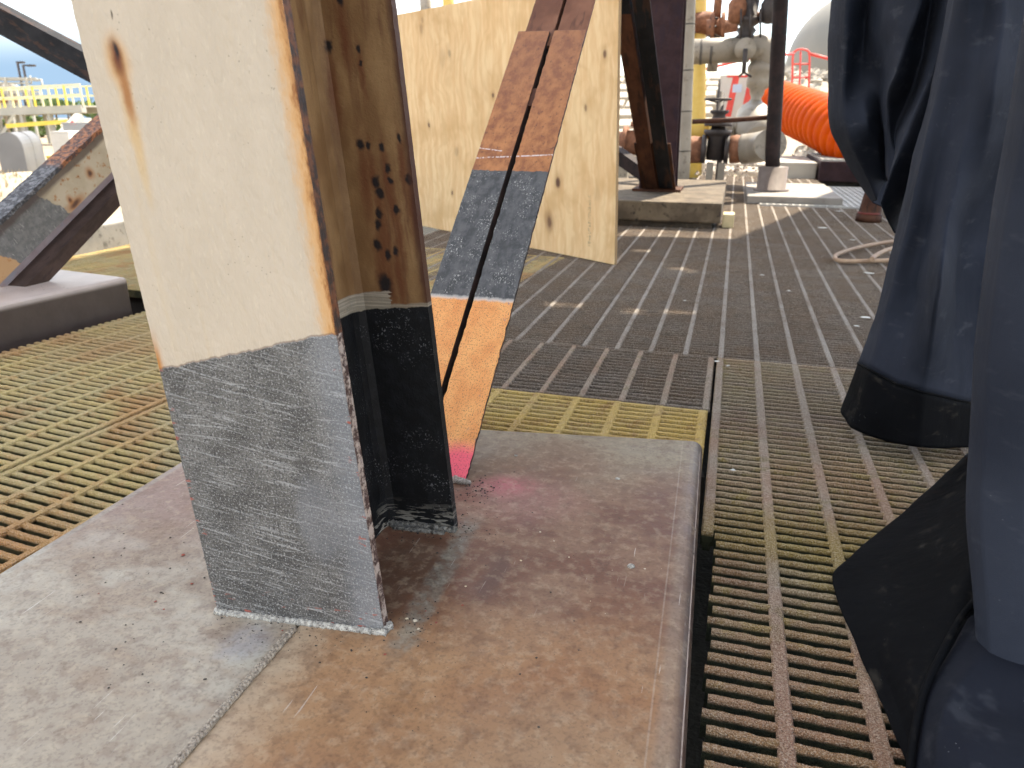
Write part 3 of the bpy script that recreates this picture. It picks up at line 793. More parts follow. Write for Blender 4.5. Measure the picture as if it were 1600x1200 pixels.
PITCH, BAND = 0.0254, 0.1016
def grating(label, ox, oy, rz, wd, ln, mat, single=True, cut=None, first=0.010, barw=0.0098, bandw=0.020, group='moulded grating panels of the platform', cutx=0.014, sd0=0, bmat=None):
    """panel with load bars across x and wide tie bands along y"""
    bmat = bmat or mat
    g = thing('grating_panel', label, 'grating', (ox, oy, 0), group)
    g.rotation_euler = (0, 0, rz)
    nb = int(ln / PITCH)
    if single:
        vars_ = [bar_mesh('load_bar', wd, barw, 0.038, mat, sd0 + k) for k in range(5)]
        short = [bar_mesh('load_bar', wd - cutx - 0.003 * k, barw, 0.038, mat, sd0 + k + 9) for k in range(3)] if cut else None
        for i in range(nb):
            y = 0.012 + i * PITCH
            if cut and oy + y < cut:
                k = random.randrange(3)
                put('load_bar', short[k], g, (cutx + 0.003 * k, y, random.uniform(-0.0008, 0.0004)), random.uniform(-0.0015, 0.0015))
            else:
                put('load_bar', vars_[random.randrange(5)], g, (0, y, random.uniform(-0.0006, 0.0004)), random.uniform(-0.001, 0.001))
    else:
        m = MB(); h = barw / 2
        for i in range(nb):
            y = 0.012 + i * PITCH
            segs = max(3, int(wd / 0.06)); vs, fs = [], []
            for s in range(segs + 1):
                x = wd * s / segs; dz = 0.0007 * random.uniform(-1, 1)
                for yy, z in ((-h * 0.62, -0.038), (h * 0.62, -0.038), (h, -0.003), (h * 0.6, dz), (-h * 0.6, dz), (-h, -0.003)):
                    vs.append((x, y + yy, z))
            for s in range(segs):
                for k in range(6):
                    fs.append((s * 6 + k, s * 6 + (k + 1) % 6, s * 6 + 6 + (k + 1) % 6, s * 6 + 6 + k))
            fs += [(5, 4, 3, 2, 1, 0), tuple(segs * 6 + k for k in range(6))]
            m.add(vs, fs)
        o = m.build('load_bars', mat, origin=(0, 0, 0)); o.parent = g; o.location = (0, 0, 0)
        struct(o, 'stuff')
    # tie bands, slightly proud of the load bars
    bl = bar_mesh('tie_band', ln, bandw, 0.037, bmat, sd0 + 40, 0.02, 0.0006)
    bc = bar_mesh('tie_band', ln - (cut - oy) + 0.006, bandw, 0.037, bmat, sd0 + 41, 0.02, 0.0006) if cut else None
    x = first; i = 0
    while x < wd - 0.003:
        if cut and i == 0:
            put('tie_band', bc, g, (x, cut - oy - 0.006, 0.0012), math.pi / 2)
        else:
            put('tie_band', bl, g, (x, 0, 0.0012), math.pi / 2)
        x += BAND; i += 1
    eb = bar_mesh('edge_band', wd, 0.014, 0.0375, mat, sd0 + 60, 0.02, 0.0006)
    put('edge_band', eb, g, (0.0, ln - 0.006, 0.0007))
    if not cut: put('edge_band', eb, g, (0.0, 0.006, 0.0007))
    return g

RZL = math.radians(-5.5)
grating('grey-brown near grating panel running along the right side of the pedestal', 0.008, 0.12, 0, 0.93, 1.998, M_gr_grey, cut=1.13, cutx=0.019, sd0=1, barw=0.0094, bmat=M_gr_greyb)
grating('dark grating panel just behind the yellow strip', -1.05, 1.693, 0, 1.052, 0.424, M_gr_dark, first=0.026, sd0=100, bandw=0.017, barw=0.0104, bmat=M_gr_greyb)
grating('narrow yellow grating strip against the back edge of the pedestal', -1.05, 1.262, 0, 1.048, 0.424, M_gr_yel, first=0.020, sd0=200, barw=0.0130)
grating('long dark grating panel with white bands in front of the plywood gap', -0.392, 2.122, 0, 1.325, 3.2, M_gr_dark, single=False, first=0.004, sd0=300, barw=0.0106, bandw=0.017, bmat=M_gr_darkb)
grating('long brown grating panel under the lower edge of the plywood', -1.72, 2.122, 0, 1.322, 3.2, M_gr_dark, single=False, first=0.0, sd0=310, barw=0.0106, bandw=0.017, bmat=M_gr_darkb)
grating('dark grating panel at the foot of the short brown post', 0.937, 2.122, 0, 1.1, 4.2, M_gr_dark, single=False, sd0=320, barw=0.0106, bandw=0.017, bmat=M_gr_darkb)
grating('sunlit grating panel beside the far pedestal', -0.392, 5.327, 0, 1.325, 4.3, M_gr_dark, single=False, first=0.004, sd0=330, barw=0.0106, bandw=0.018, bmat=M_gr_darkb)
# left side, turned a little
_gl = lambda lx, ly: (-1.302 + lx * math.cos(RZL) - ly * math.sin(RZL), 1.17 + lx * math.sin(RZL) + ly * math.cos(RZL))
p_ = _gl(0.004, -0.9)
grating('ochre grating strip between the left panel joint and the pedestal edge', p_[0], p_[1], RZL, 0.325, 2.0, M_gr_left, first=0.011, sd0=400, barw=0.0124, bandw=0.018)
p_ = _gl(-0.765, -0.9)
grating('ochre grating panel in front of the low grey pedestal', p_[0], p_[1], RZL, 0.760, 2.0, M_gr_left, first=0.04, sd0=500, barw=0.0124, bandw=0.018)
p_ = _gl(-2.6, 1.107)
grating('far ochre grating panel behind the low grey pedestal', p_[0], p_[1], RZL, 2.9, 1.35, M_gr_left, single=False, sd0=600, barw=0.0124, bandw=0.018)

# square galvanised mesh panels
def mesh_panel(label, x0, y0, x1, y1, z, step, t, mat):
    g = thing('mesh_panel', label, 'grating', ((x0 + x1) / 2, (y0 + y1) / 2, z), 'square mesh panels at the back')
    m = MB(); x = x0
    while x <= x1: m.box((x - t / 2, y0, z - 0.03), (x + t / 2, y1, z)); x += step
    struct(m.build('mesh_bars', mat, g), 'stuff')
    m = MB(); y = y0
    while y <= y1: m.box((x0, y - t / 2, z - 0.031), (x1, y + t / 2, z + 0.0015)); y += step * 1.6
    struct(m.build('cross_bars', mat, g), 'stuff')
    return g
mesh_panel('pale square-mesh panel lying on the platform beside the grey pole slab', 0.24, 6.35, 1.5, 8.3, 0.012, 0.05, 0.018, M_gr_galv)

# platform framing below the gratings
M_beam = simple('dark framing', (0.03, 0.025, 0.02, 1), (0.05, 0.042, 0.034, 1), 6)
for (a, c) in (((-1.6, 2.118, -0.08), (2.1, 2.118, -0.08)), ((-1.6, 5.32, -0.08), (2.1, 5.32, -0.08)), ((0.47, 0.1, -0.08), (0.47, 2.05, -0.08)),
               ((-1.31, 0.3, -0.08), (-1.10, 2.05, -0.08)), ((-2.03, 0.4, -0.08), (-1.85, 2.1, -0.08)), ((-1.05, 1.688, -0.08), (0.0, 1.688, -0.08)),
               ((-1.72, 3.7, -0.08), (2.1, 3.7, -0.08)), ((-1.72, 9.6, -0.08), (2.1, 9.6, -0.08)), ((-3.9, 2.6, -0.08), (-1.2, 2.35, -0.08)), ((-0.9, 1.28, -0.08), (0.0, 1.42, -0.08))):
    o = MB().bar(a, c, 0.06, 0.10).build('platform_framing', M_beam)
    struct(o)

# ------------------------------------------------------------------ left pedestal and its braces
def mat_lped():
    b = NB('grey coated pedestal'); p = b.pos(); z = b.sep(p)[2]
    col = b.mix(b.ss(b.noise(p, 5, 6, 0.6), 0.35, 0.65), (0.42, 0.35, 0.315, 1), (0.50, 0.425, 0.385, 1))
    col = b.mix(b.mul(b.ss(b.vor(p, 40), 0.06, 0.16, 1, 0), b.ss(b.noise(p, 6, 3), 0.45, 0.6)), col, (0.07, 0.06, 0.055, 1))
    col = b.mix(b.ss(z, 0.085, 0.104, 1, 0), col, b.mix(b.noise(p, 15, 6), (0.05, 0.034, 0.028, 1), (0.10, 0.072, 0.06, 1)))
    return b.out(col, 0.42, b.noise(p, 60, 5), 0.2, 0.003)
d1 = Vector((-0.139, -0.990, 0)); d2 = Vector((-0.990, 0.139, 0)); c0 = Vector((-2.065, 2.125, 0))
poly = [c0, c0 + d1 * 1.7, c0 + d1 * 1.7 + d2 * 0.95, c0 + d2 * 0.95]
o = MB().prism([(q.x, q.y) for q in poly], ZG - 0.1, 0.112).build('coated_pedestal', mat_lped(), bevel=0.016, seg=3)
tag(o, 'low dark-sided pedestal with light top at the left edge', 'pedestal')

def mat_lbrace():
    b = NB('cream, grey and rust on channel brace'); L = b.loc(); x, y, z = b.sep(L)
    cr = b.mix(b.ss(b.noise(L, 12, 4), 0.35, 0.65), (0.46, 0.375, 0.26, 1), (0.54, 0.45, 0.33, 1))
    cr = b.mix(b.mul(b.ss(z, 0.46, 0.62, 1, 0.0), 0.75), cr, (0.50, 0.26, 0.10, 1))
    W = b.warp(L, 25, 0.012)
    sp = b.noise(L, 34, 4, 0.6)
    cr = b.mix(b.ss(sp, 0.57, 0.68, 0, 0.9), cr, (0.40, 0.17, 0.05, 1))
    cr = b.mix(b.ss(sp, 0.67, 0.73), cr, (0.07, 0.03, 0.02, 1))
    for c, r in (((0.0, 0.055, 0.93), (1, 0.035, 0.03)), ((0.0, 0.035, 0.79), (1, 0.03, 0.022)), ((0.0, 0.012, 0.80), (1, 0.03, 0.08)), ((0.0, 0.05, 0.33), (1, 0.03, 0.06))):
        cr = b.mix(b.mul(b.blob(W, c, r, 0.2), 0.8), cr, (0.42, 0.17, 0.05, 1))
        cr = b.mix(b.blob(W, c, (1, r[1] * 0.5, r[2] * 0.5), 0.2), cr, (0.10, 0.04, 0.025, 1))
    gr = b.mix(b.ss(b.noise(L, 40, 6, 0.7), 0.4, 0.62), (0.13, 0.13, 0.128, 1), (0.19, 0.187, 0.18, 1))
    gr = b.mix(b.ss(b.noise(b.map(L, (1, 30, 160), (0, 0, 0), (0.2, 0, 0)), 1, 4), 0.60, 0.70), gr, (0.34, 0.33, 0.31, 1))
    zj = b.plus(b.plus(z, b.mul(y, 0.55)), b.mul(b.m2('SUBTRACT', b.noise(L, 22, 4), 0.5), 0.05))
    band = b.mul(b.ss(zj, 0.480, 0.485), b.ss(zj, 0.760, 0.765, 1, 0))
    col = b.mix(band, cr, gr)
    flange_shade = b.ss(b.plus(y, b.mul(b.m2('SUBTRACT', b.noise(b.map(L, (1, 1, 0.3)), 20, 4), 0.5), 0.03)), 0.100, 0.116)
    col = b.mix(b.mul(flange_shade, 0.8), col, (0.075, 0.05, 0.045, 1))  # shade of the top flange painted onto the web
    return b.out(col, 0.6, b.noise(L, 160, 5, 0.7), 0.4, 0.002)
def mat_lflange():
    b = NB('rusted flange'); L = b.loc(); z = b.sep(L)[2]
    r = b.mix(b.ss(b.noise(L, 55, 6, 0.75), 0.42, 0.6), (0.06, 0.03, 0.026, 1), (0.36, 0.13, 0.05, 1))
    g = b.mix(b.ss(b.noise(L, 60, 6, 0.75), 0.45, 0.62), (0.04, 0.04, 0.046, 1), (0.17, 0.17, 0.18, 1))
    return b.out(b.mix(b.ss(z, 0.80, 0.84), g, r), 0.65, b.noise(L, 120, 5, 0.75), 0.8, 0.006)
lb = Vector((-2.30, 1.5, -0.055)); ld = Vector((0, 0.865, 0.501)).normalized(); ln_ = Vector((0, -0.501, 0.865)).normalized()
lf = lambda x, y, z: lb + Vector((x, 0, 0)) + ln_ * y + ld * z
lbrace = thing('channel_brace', 'channel brace with cream web and rusted top flange rising from the low pedestal', 'brace', (-2.30, 1.85, 0.112))
LEN = 6.2
MB().box((-0.010, 0.0, 0.20), (0.0, 0.147, LEN), lf).build('web', mat_lbrace(), lbrace)
m = MB()
nz = [0.50 + 0.006 * i for i in range(130)] + [2, 4, LEN]
vs, ls, fs = [], [], []
for i, z in enumerate(nz):
    j1 = 0.0035 * mnoise.noise(Vector((z * 30, 0, 0))); j2 = 0.003 * mnoise.noise(Vector((z * 55, 4, 0)))
    for x, y in ((-0.055, 0.1475), (0.026 + j1, 0.1475 + j2), (0.026 + j1, 0.1625 + j2), (-0.055, 0.1625 + j2)):
        vs.append(lf(x, y, z)); ls.append((x, y, z))
for i in range(len(nz) - 1):
    for k in range(4): fs.append((i * 4 + k, i * 4 + (k + 1) % 4, i * 4 + 4 + (k + 1) % 4, i * 4 + 4 + k))
e = (len(nz) - 1) * 4
fs += [(3, 2, 1, 0), (e, e + 1, e + 2, e + 3)]
m.add(vs, fs, ls)
m.build('flange', mat_lflange(), lbrace)['label'] = 'rust-scaled top flange, grey near its cut end'
MB().box((-0.052, -0.0495, 0.40), (-0.046, 0.03, LEN), lf).build('plate', mat_dark_steel('sky-tinted plate', (0.34, 0.26, 0.27, 1), (0.42, 0.36, 0.38, 1), (0.30, 0.33, 0.40, 1), 0.6), lbrace)['label'] = 'sky-tinted plate added as the sky-lit strip in the gap'  # added plate; its pale lilac stands in for sky light on the angle's top
m = MB(); m.box((-0.050, -0.058, 0.36), (0.03, -0.050, LEN), lf); m.box((0.022, -0.098, 0.36), (0.030, -0.0585, LEN), lf)
m.build('angle', mat_dark_steel('lilac and brown angle', (0.05, 0.032, 0.026, 1), (0.075, 0.048, 0.04, 1), (0.03, 0.02, 0.018, 1), 0.5), lbrace)['label'] = 'dark lower angle with pale top face'
o = MB().bar(PY(-420, -195, 3.0), PY(440, 262, 3.0), 0.09, 0.115).build('dark_brace', M_black)
tag(o, 'dark brace crossing the sky at the upper left, behind the cream column', 'brace')

# concrete kerb at the platform's left rear
a, c = G(60, 418, -0.02), G(300, 366, -0.02)
dd = (c - a).normalized(); a = a - dd * 2.0; c = c + dd * 1.5; nn = Vector((-dd.y, dd.x, 0))
m = MB().prism([(a.x, a.y), (c.x, c.y), ((c + nn * 0.14).x, (c + nn * 0.14).y), ((a + nn * 0.14).x, (a + nn * 0.14).y)], ZG - 0.05, 0.125)
tag(m.build('concrete_kerb', simple('grey concrete', (0.22, 0.215, 0.20, 1), (0.30, 0.29, 0.27, 1), 6, 0.9, 0.4, 0, (0.12, 0.115, 0.105, 1)), bevel=0.01),
    'low grey concrete kerb along the rear left edge of the ochre grating', 'kerb')

# ------------------------------------------------------------------ plywood
PA, PB = Vector((-2.02, 4.508, 0.003)), Vector((-0.497, 3.451, 0.003))
pu = (PB - PA).normalized(); pn = Vector((pu.y, -pu.x, 0)).normalized()
if pn.y > 0: pn = -pn
PVv = Vector((-0.036, 0.01, 1)); PW = (PB - PA).length; PH = 1.235
plf = lambda x, y, z: PA + pu * x - pn * y + PVv * z
def ply_uv(px, py):
    d = ray(px, py); nrm = pu.cross(PVv).normalized()
    q = CAM + d * ((PA - CAM).dot(nrm) / d.dot(nrm)) - PA
    z = q.z; return (q - PVv * z).dot(pu), z
def mat_ply():
    b = NB('pine plywood'); L = b.loc(); x, y, z = b.sep(L)
    W = b.warp(L, 3.2, 0.10)
    g = b.noise(b.map(W, (16, 16, 1.6)), 1.6, 5, 0.6, 0.7)
    wv = b.n('TexWave'); b.put(wv.inputs['Vector'], b.map(b.warp(L, 3.0, 0.42), (1, 1, 0.30))); wv.inputs['Scale'].default_value = 5.0; wv.inputs['Distortion'].default_value = 9; wv.inputs['Detail'].default_value = 3; wv.inputs['Detail Scale'].default_value = 1.2
    col = b.mix(b.ss(g, 0.36, 0.64), (0.76, 0.50, 0.255, 1), (0.84, 0.61, 0.345, 1))
    col = b.mix(b.ss(wv.outputs['Fac'], 0.5, 1.0, 0, 0.15), col, (0.52, 0.29, 0.10, 1))
    col = b.mix(b.ss(b.noise(W, 4.5, 3), 0.46, 0.70, 0, 0.6), col, (0.60, 0.36, 0.15, 1))
    kn = [(700, 88, 1.6, 0.35), (690, 95, 3.4, 0.12), (770, 146, 1.1, 0.9), (670, 196, 1.0, 0.9), (708, 302, 1.0, 0.8), (873, 284, 1.9, 0.95), (857, 346, 1.9, 0.8), (857, 346, 3.6, 0.3), (945, 82, 1.3, 0.8),
          (913, 172, 1.0, 0.6), (712, 240, 2.2, 0.25), (658, 45, 2.4, 0.3), (660, 30, 1.6, 0.25), (930, 300, 2.6, 0.1)]
    for px, py, r, k in kn:
        u, v = ply_uv(px, py); r *= 0.0140
        col = b.mix(b.mul(b.blob(W, (u + 0.0, 0, v), (r * 1.9, 9, r * 3.2), 0.1), k * 0.6), col, (0.40, 0.19, 0.06, 1))
        col = b.mix(b.mul(b.blob(W, (u, 0, v), (r * 0.85, 9, r * 1.25), 0.35), k), col, (0.105, 0.045, 0.03, 1))
    # faded grade stamp, a column of small illegible strokes
    u, v = ply_uv(921, 345)
    st = b.mul(b.mul(b.ss(b.m2('ABSOLUTE', b.m2('SUBTRACT', x, u)), 0.008, 0.011, 1, 0), b.ss(b.m2('ABSOLUTE', b.m2('SUBTRACT', z, v)), 0.115, 0.125, 1, 0)), b.ss(b.noise(b.map(L, (70, 1, 90)), 1.4, 1), 0.50, 0.56))
    col = b.mix(b.mul(st, 0.55), col, (0.25, 0.19, 0.13, 1))
    edge = b.ss(b.m2('ABSOLUTE', b.m2('SUBTRACT', b.m2('FRACT', b.mul(y, 275)), 0.5)), 0.2, 0.3)
    isedge = b.mul(b.ss(y, 0.0004, 0.001), b.ss(y, 0.0174, 0.0178, 1, 0))
    col = b.mix(isedge, col, b.mix(edge, (0.22, 0.13, 0.055, 1), (0.42, 0.27, 0.13, 1)))
    return b.out(col, 0.65, b.plus(g, b.noise(b.map(L, (300, 1, 12)), 1, 2)), 0.12, 0.002)
m = MB()
xs = [PW * i / 24 for i in range(25)]
m.box((0, 0, 0), (PW, 0.018, PH), plf)
o = m.build('plywood_sheet', mat_ply(), bevel=0.0012, seg=1)
tag(o, 'upright knotty plywood sheet standing on the grating behind the brace', 'plywood')

# ------------------------------------------------------------------ navy fabric cover
def mat_cloth(name, c1, c2, dust, dk, wv=900, sheen=0.0, spec=0.14):
    b = NB(name); p = b.pos()
    col = b.mix(b.ss(b.noise(p, 4.5, 5, 0.6), 0.35, 0.65), c1, c2)
    col = b.mix(b.mul(b.ss(b.noise(b.map(p, (1, 1, 2.2)), 16, 6, 0.72), 0.56, 0.74), dk), col, dust)
    col = b.mix(b.mul(b.ss(b.vor(p, 150), 0.04, 0.09, 1, 0), b.ss(b.noise(p, 18, 2), 0.58, 0.66)), col, (0.25, 0.25, 0.26, 1))
    h = b.plus(b.mul(b.noise(p, wv, 2, 0.5), 0.35), b.plus(b.mul(b.noise(p, 9, 3), 5.0), b.mul(b.noise(b.map(p, (1, 1, 0.35), (0, 0, 0), (0, 0.5, 0.3)), 38, 3), 1.6)))
    return b.out(col, 0.8, h, 0.22, 0.006, 0, spec, sheen)
M_navy = mat_cloth('navy fabric', (0.013, 0.017, 0.027, 1), (0.023, 0.028, 0.042, 1), (0.060, 0.066, 0.08, 1), 0.45)
M_navy2 = mat_cloth('navy stretch fabric', (0.020, 0.025, 0.038, 1), (0.028, 0.034, 0.049, 1), (0.065, 0.072, 0.09, 1), 0.3)
M_blkc = mat_cloth('black dusty fabric', (0.0014, 0.0017, 0.0025, 1), (0.0032, 0.0037, 0.0048, 1), (0.028, 0.025, 0.021, 1), 0.7, spec=0.08)

def surf(lines, conv, nv=56, ns=9, crease=0.6):
    """smooth sheet through a family of top-to-bottom lines"""
    L3 = [crom([conv(*q) for q in ln], nv) for ln in lines]
    cols = []
    for i in range(nv):
        r_ = [l[i] for l in L3]
        c_ = crom(r_, (len(lines) - 1) * ns + 1)
        out = []
        for k in range(len(c_)):
            t = k / ns; a_ = min(int(t), len(r_) - 2)
            out.append(c_[k].lerp(r_[a_].lerp(r_[a_ + 1], t - a_), crease))
        cols.append(out)
    return cols
def cy(px, py, Y, zmin=0.012):
    q = PY(px, py, Y)
    return q if q.z > zmin else G(px, py, zmin)
def crumple(rows, amp, sc, sd):
    out = []
    for r in rows:
        out.append([q + Vector((mnoise.noise(q * sc + Vector((sd, 0, 0))), mnoise.noise(q * sc + Vector((0, sd, 9))), 0.3 * mnoise.noise(q * sc + Vector((3, 9, sd))))) * amp for q in r])
    return out
def thick(o, t=0.0035):
    s = o.modifiers.new('thickness', 'SOLIDIFY'); s.thickness = t; s.offset = -1
    return o

cover = thing('fabric_cover', 'dark navy fabric cover hanging in deep folds at the right', 'cover', (0.45, 1.3, 0.0))
# back lobe with swagged folds
A = [[(1440, -40, 2.35), (1460, 60, 2.35), (1470, 160, 2.35), (1465, 240, 2.35), (1450, 300, 2.35), (1430, 345, 2.35)],
     [(1302, -40, 2.20), (1294, 90, 2.22), (1296, 190, 2.22), (1312, 236, 2.24), (1342, 286, 2.25), (1366, 318, 2.26)],
     [(1330, -40, 2.04), (1322, 60, 2.05), (1318, 160, 2.06), (1328, 214, 2.04), (1350, 262, 2.08), (1370, 312, 2.12)],
     [(1362, -40, 2.02), (1352, 30, 2.10), (1346, 120, 2.10), (1356, 190, 2.02), (1372, 236, 2.08), (1380, 290, 2.12)],
     [(1398, -40, 1.92), (1380, 40, 1.96), (1374, 120, 2.06), (1376, 170, 2.10), (1382, 220, 2.12), (1386, 282, 2.12)],
     [(1446, -40, 1.84), (1424, 50, 1.86), (1400, 112, 1.88), (1384, 148, 1.92), (1386, 214, 2.0), (1384, 276, 2.02)],
     [(1462, -40, 1.92), (1448, 50, 1.94), (1426, 130, 1.96), (1402, 200, 2.0), (1398, 250, 1.98), (1388, 296, 1.98)],
     [(1484, -40, 1.80), (1470, 68, 1.82), (1442, 150, 1.84), (1412, 222, 1.86), (1394, 262, 1.86), (1376, 318, 1.88)],
     [(1505, -40, 1.84), (1492, 80, 1.86), (1470, 180, 1.88), (1440, 260, 1.92), (1420, 310, 1.95), (1400, 365, 1.97)]]
A_rows = crumple(crumple(surf(A, cy), 0.006, 9, 1), 0.0015, 30, 3)
o = thick(MB().grid(A_rows).build('swag_fold', M_navy, cover)); o['label'] = 'swagged navy folds reaching over the short brown post'
# middle lobe like a wide trouser leg
B = [[(1505, -40, 2.0), (1460, 150, 1.98), (1425, 330, 1.95), (1405, 450, 1.92), (1375, 540, 1.88), (1345, 645, 1.80)],
     [(1492, -40, 1.72), (1449, 158, 1.72), (1404, 340, 1.74), (1378, 450, 1.72), (1350, 545, 1.70), (1313, 640, 1.68)],
     [(1497, -40, 1.58), (1462, 158, 1.60), (1420, 340, 1.60), (1395, 450, 1.60), (1366, 552, 1.58), (1330, 668, 1.58)],
     [(1520, -40, 1.54), (1490, 158, 1.58), (1448, 340, 1.60), (1432, 440, 1.58), (1405, 572, 1.53), (1384, 690, 1.52)],
     [(1545, -40, 1.56), (1520, 150, 1.54), (1480, 345, 1.50), (1470, 436, 1.40), (1446, 586, 1.47), (1434, 698, 1.48)],
     [(1575, -40, 1.54), (1552, 150, 1.50), (1512, 345, 1.58), (1496, 440, 1.56), (1492, 596, 1.53), (1480, 700, 1.52)],
     [(1610, -40, 1.58), (1590, 150, 1.56), (1550, 345, 1.62), (1530, 440, 1.60), (1524, 604, 1.58), (1520, 700, 1.56)],
     [(1660, -40, 1.60), (1650, 150, 1.60), (1630, 345, 1.62), (1620, 440, 1.62), (1612, 604, 1.62), (1600, 700, 1.60)]]
B_rows = crumple(crumple(surf(B, cy, 64), 0.005, 11, 5), 0.0012, 34, 8)
k = 53
o = thick(MB().grid(B_rows[:k + 1]).build('folded_leg', M_navy, cover)); o['label'] = 'flared navy fold with creases above a black hem'
nB = [[q + Vector((0.0, -0.0015, 0)) for q in r] for r in B_rows[k:]]
o = thick(MB().grid(nB).build('hem_band', M_blkc, cover)); o['label'] = 'dusty black hem band of the flared fold'
m = MB(); m.tube([q + Vector((-0.001, -0.002, 0)) for q in B_rows[k][9:]], 0.0022, 6); m.build('hem_seam', M_blkc, cover)
# front panel
C_ = [[(1640, -40, 1.10), (1625, 190, 1.08), (1600, 340, 1.06), (1580, 560, 1.04), (1575, 800, 1.0), (1590, 1075, 0.95)],
      [(1612, -40, 0.92), (1574, 190, 0.92), (1549, 345, 0.92), (1521, 560, 0.90), (1512, 800, 0.88), (1531, 1086, 0.815)],
      [(1640, -40, 0.86), (1600, 190, 0.86), (1572, 345, 0.86), (1545, 560, 0.85), (1535, 800, 0.84), (1552, 1098, 0.79)],
      [(1700, -40, 0.83), (1665, 190, 0.83), (1640, 345, 0.83), (1615, 560, 0.82), (1605, 800, 0.82), (1610, 1104, 0.78)],
      [(1780, -40, 0.84), (1760, 190, 0.84), (1740, 345, 0.84), (1720, 560, 0.84), (1710, 800, 0.83), (1700, 1112, 0.79)]]
o = thick(MB().grid(crumple(surf(C_, cy, 60), 0.003, 7, 12)).build('smooth_panel', M_navy2, cover)); o['label'] = 'smooth near panel of the navy cover at the right edge'
# black flap lying on the grating
gz = lambda px, py, z: G(px, py, z)
Dl = [[(1512, 708, .010), (1416, 795, .008), (1330, 868, .007), (1301, 908, .007), (1334, 1000, .007), (1380, 1105, .007), (1428, 1225, .007)],
      [(1520, 722, .045), (1448, 810, .038), (1370, 882, .022), (1340, 920, .018), (1366, 1005, .018), (1402, 1105, .018), (1440, 1225, .018)],
      [(1535, 745, .095), (1490, 830, .085), (1430, 910, .055), (1404, 960, .042), (1410, 1030, .040), (1424, 1110, .038), (1450, 1225, .03)],
      [(1560, 770, .13), (1530, 850, .12), (1500, 940, .085), (1476, 1000, .065), (1452, 1060, .056), (1440, 1120, .050), (1456, 1225, .036)],
      [(1600, 790, .13), (1580, 870, .12), (1560, 960, .08), (1530, 1030, .06), (1500, 1085, .045), (1480, 1140, .038), (1480, 1225, .026)]]
o = thick(MB().grid(crumple(surf(Dl, gz, 60), 0.002, 22, 30)).build('floor_flap', M_blkc, cover)); o['label'] = 'dusty black pointed flap lying on the grating'
pip = crom([G(*q) for q in [(1530, 930, .095), (1500, 968, .085), (1470, 1024, .073), (1446, 1076, .064), (1432, 1130, .058), (1424, 1180, .05), (1420, 1240, .042)]], 40)
MB().tube(pip, 0.0042, 8).build('piping', M_blkc, cover)['label'] = 'raised black piping cord'
El = [[(1522, 950, .080), (1476, 1030, .066), (1450, 1080, .058), (1436, 1130, .053), (1428, 1180, .046), (1424, 1245, .038)],
      [(1550, 1000, .085), (1505, 1062, .082), (1480, 1096, .080), (1466, 1140, .076), (1462, 1185, .070), (1462, 1245, .06)],
      [(1600, 1040, .085), (1560, 1085, .075), (1530, 1110, .070), (1516, 1150, .080), (1512, 1190, .078), (1512, 1245, .07)],
      [(1680, 1060, .085), (1640, 1095, .075), (1610, 1120, .070), (1600, 1155, .078), (1595, 1195, .08), (1595, 1245, .07)],
      [(1760, 1070, .085), (1730, 1100, .08), (1710, 1125, .08), (1700, 1160, .08), (1695, 1200, .08), (1695, 1245, .08)]]
o = thick(MB().grid(crumple(surf(El, gz, 44), 0.002, 14, 40)).build('inner_lining', mat_cloth('dark navy lining', (0.004, 0.0055, 0.010, 1), (0.008, 0.010, 0.016, 1), (0.035, 0.038, 0.046, 1), 0.5), cover)); o['label'] = 'navy lining folded inside the piping'

# ------------------------------------------------------------------ hose loop, short post
M_hose = simple('tan hose', (0.30, 0.19, 0.12, 1), (0.38, 0.26, 0.17, 1), 30, 0.6)
path = crom([G(*q) for q in [(1440, 372, .022), (1390, 378, .022), (1345, 386, .020), (1312, 396, .019), (1305, 403, .019), (1320, 408, .019), (1390, 407, .019), (1450, 405, .02)]], 50)
hz_ = thing('hose_loop', 'tan hose lying in a loop on the grating beside the navy cover', 'hose', G(1350, 405, 0.0))
MB().tube(path, 0.0105, 10).build('hose', M_hose, hz_)
MB().tube(crom([G(*q) for q in [(1440, 380, .024), (1396, 388, .03), (1374, 396, .034), (1362, 405, .034)]], 20), 0.011, 10).build('hose_tail', M_hose, hz_)
pc = G(1356, 346, 0.0)
post = thing('pipe_post', 'short brown pipe stub under the navy folds', 'post', pc)
MB().lathe(pc, (0.05, 0, 1), [(0, 0.082), (0.05, 0.082), (0.05, 0.072), (0.085, 0.070), (0.30, 0.050), (0.34, 0.046), (0.52, 0.046)], 20).build('stub', M_umber, post)
MB().lathe(pc + Vector((0, 0, 0.052)), (0, 0, 1), [(0, 0.074), (0.012, 0.0735)], 20).build('red_ring', simple('red tape', (0.16, 0.03, 0.025, 1), None, 20), post)

# bird droppings and litter flecks on the far grating (pale spots, a few chips)
m = MB()
rnd = random.Random(3)
for px, py, r in [(1312, 330, .035), (1322, 322, .03), (1332, 375, .02), (1338, 388, .02), (1358, 427, .028), (1352, 496, .02), (1338, 510, .012), (1120, 565, .008), (1138, 572, .006), (1286, 356, .04), (1070, 470, .006), (1190, 430, .012), (1232, 455, .01), (1145, 735, .006)]:
    c = G(px, py, 0.0045); k = 9
    ring = [c + Vector((math.cos(a * 2 * math.pi / k) * r * rnd.uniform(.6, 1.2), math.sin(a * 2 * math.pi / k) * r * rnd.uniform(.4, .8), rnd.uniform(0, .002))) for a in range(k)]
    m.add(ring + [c + Vector((0, 0, 0.004))], [(i, (i + 1) % k, k) for i in range(k)])
struct(m.build('pale_droppings', simple('chalky droppings', (0.55, 0.55, 0.5, 1), (0.7, 0.7, 0.66, 1), 40)), 'stuff')

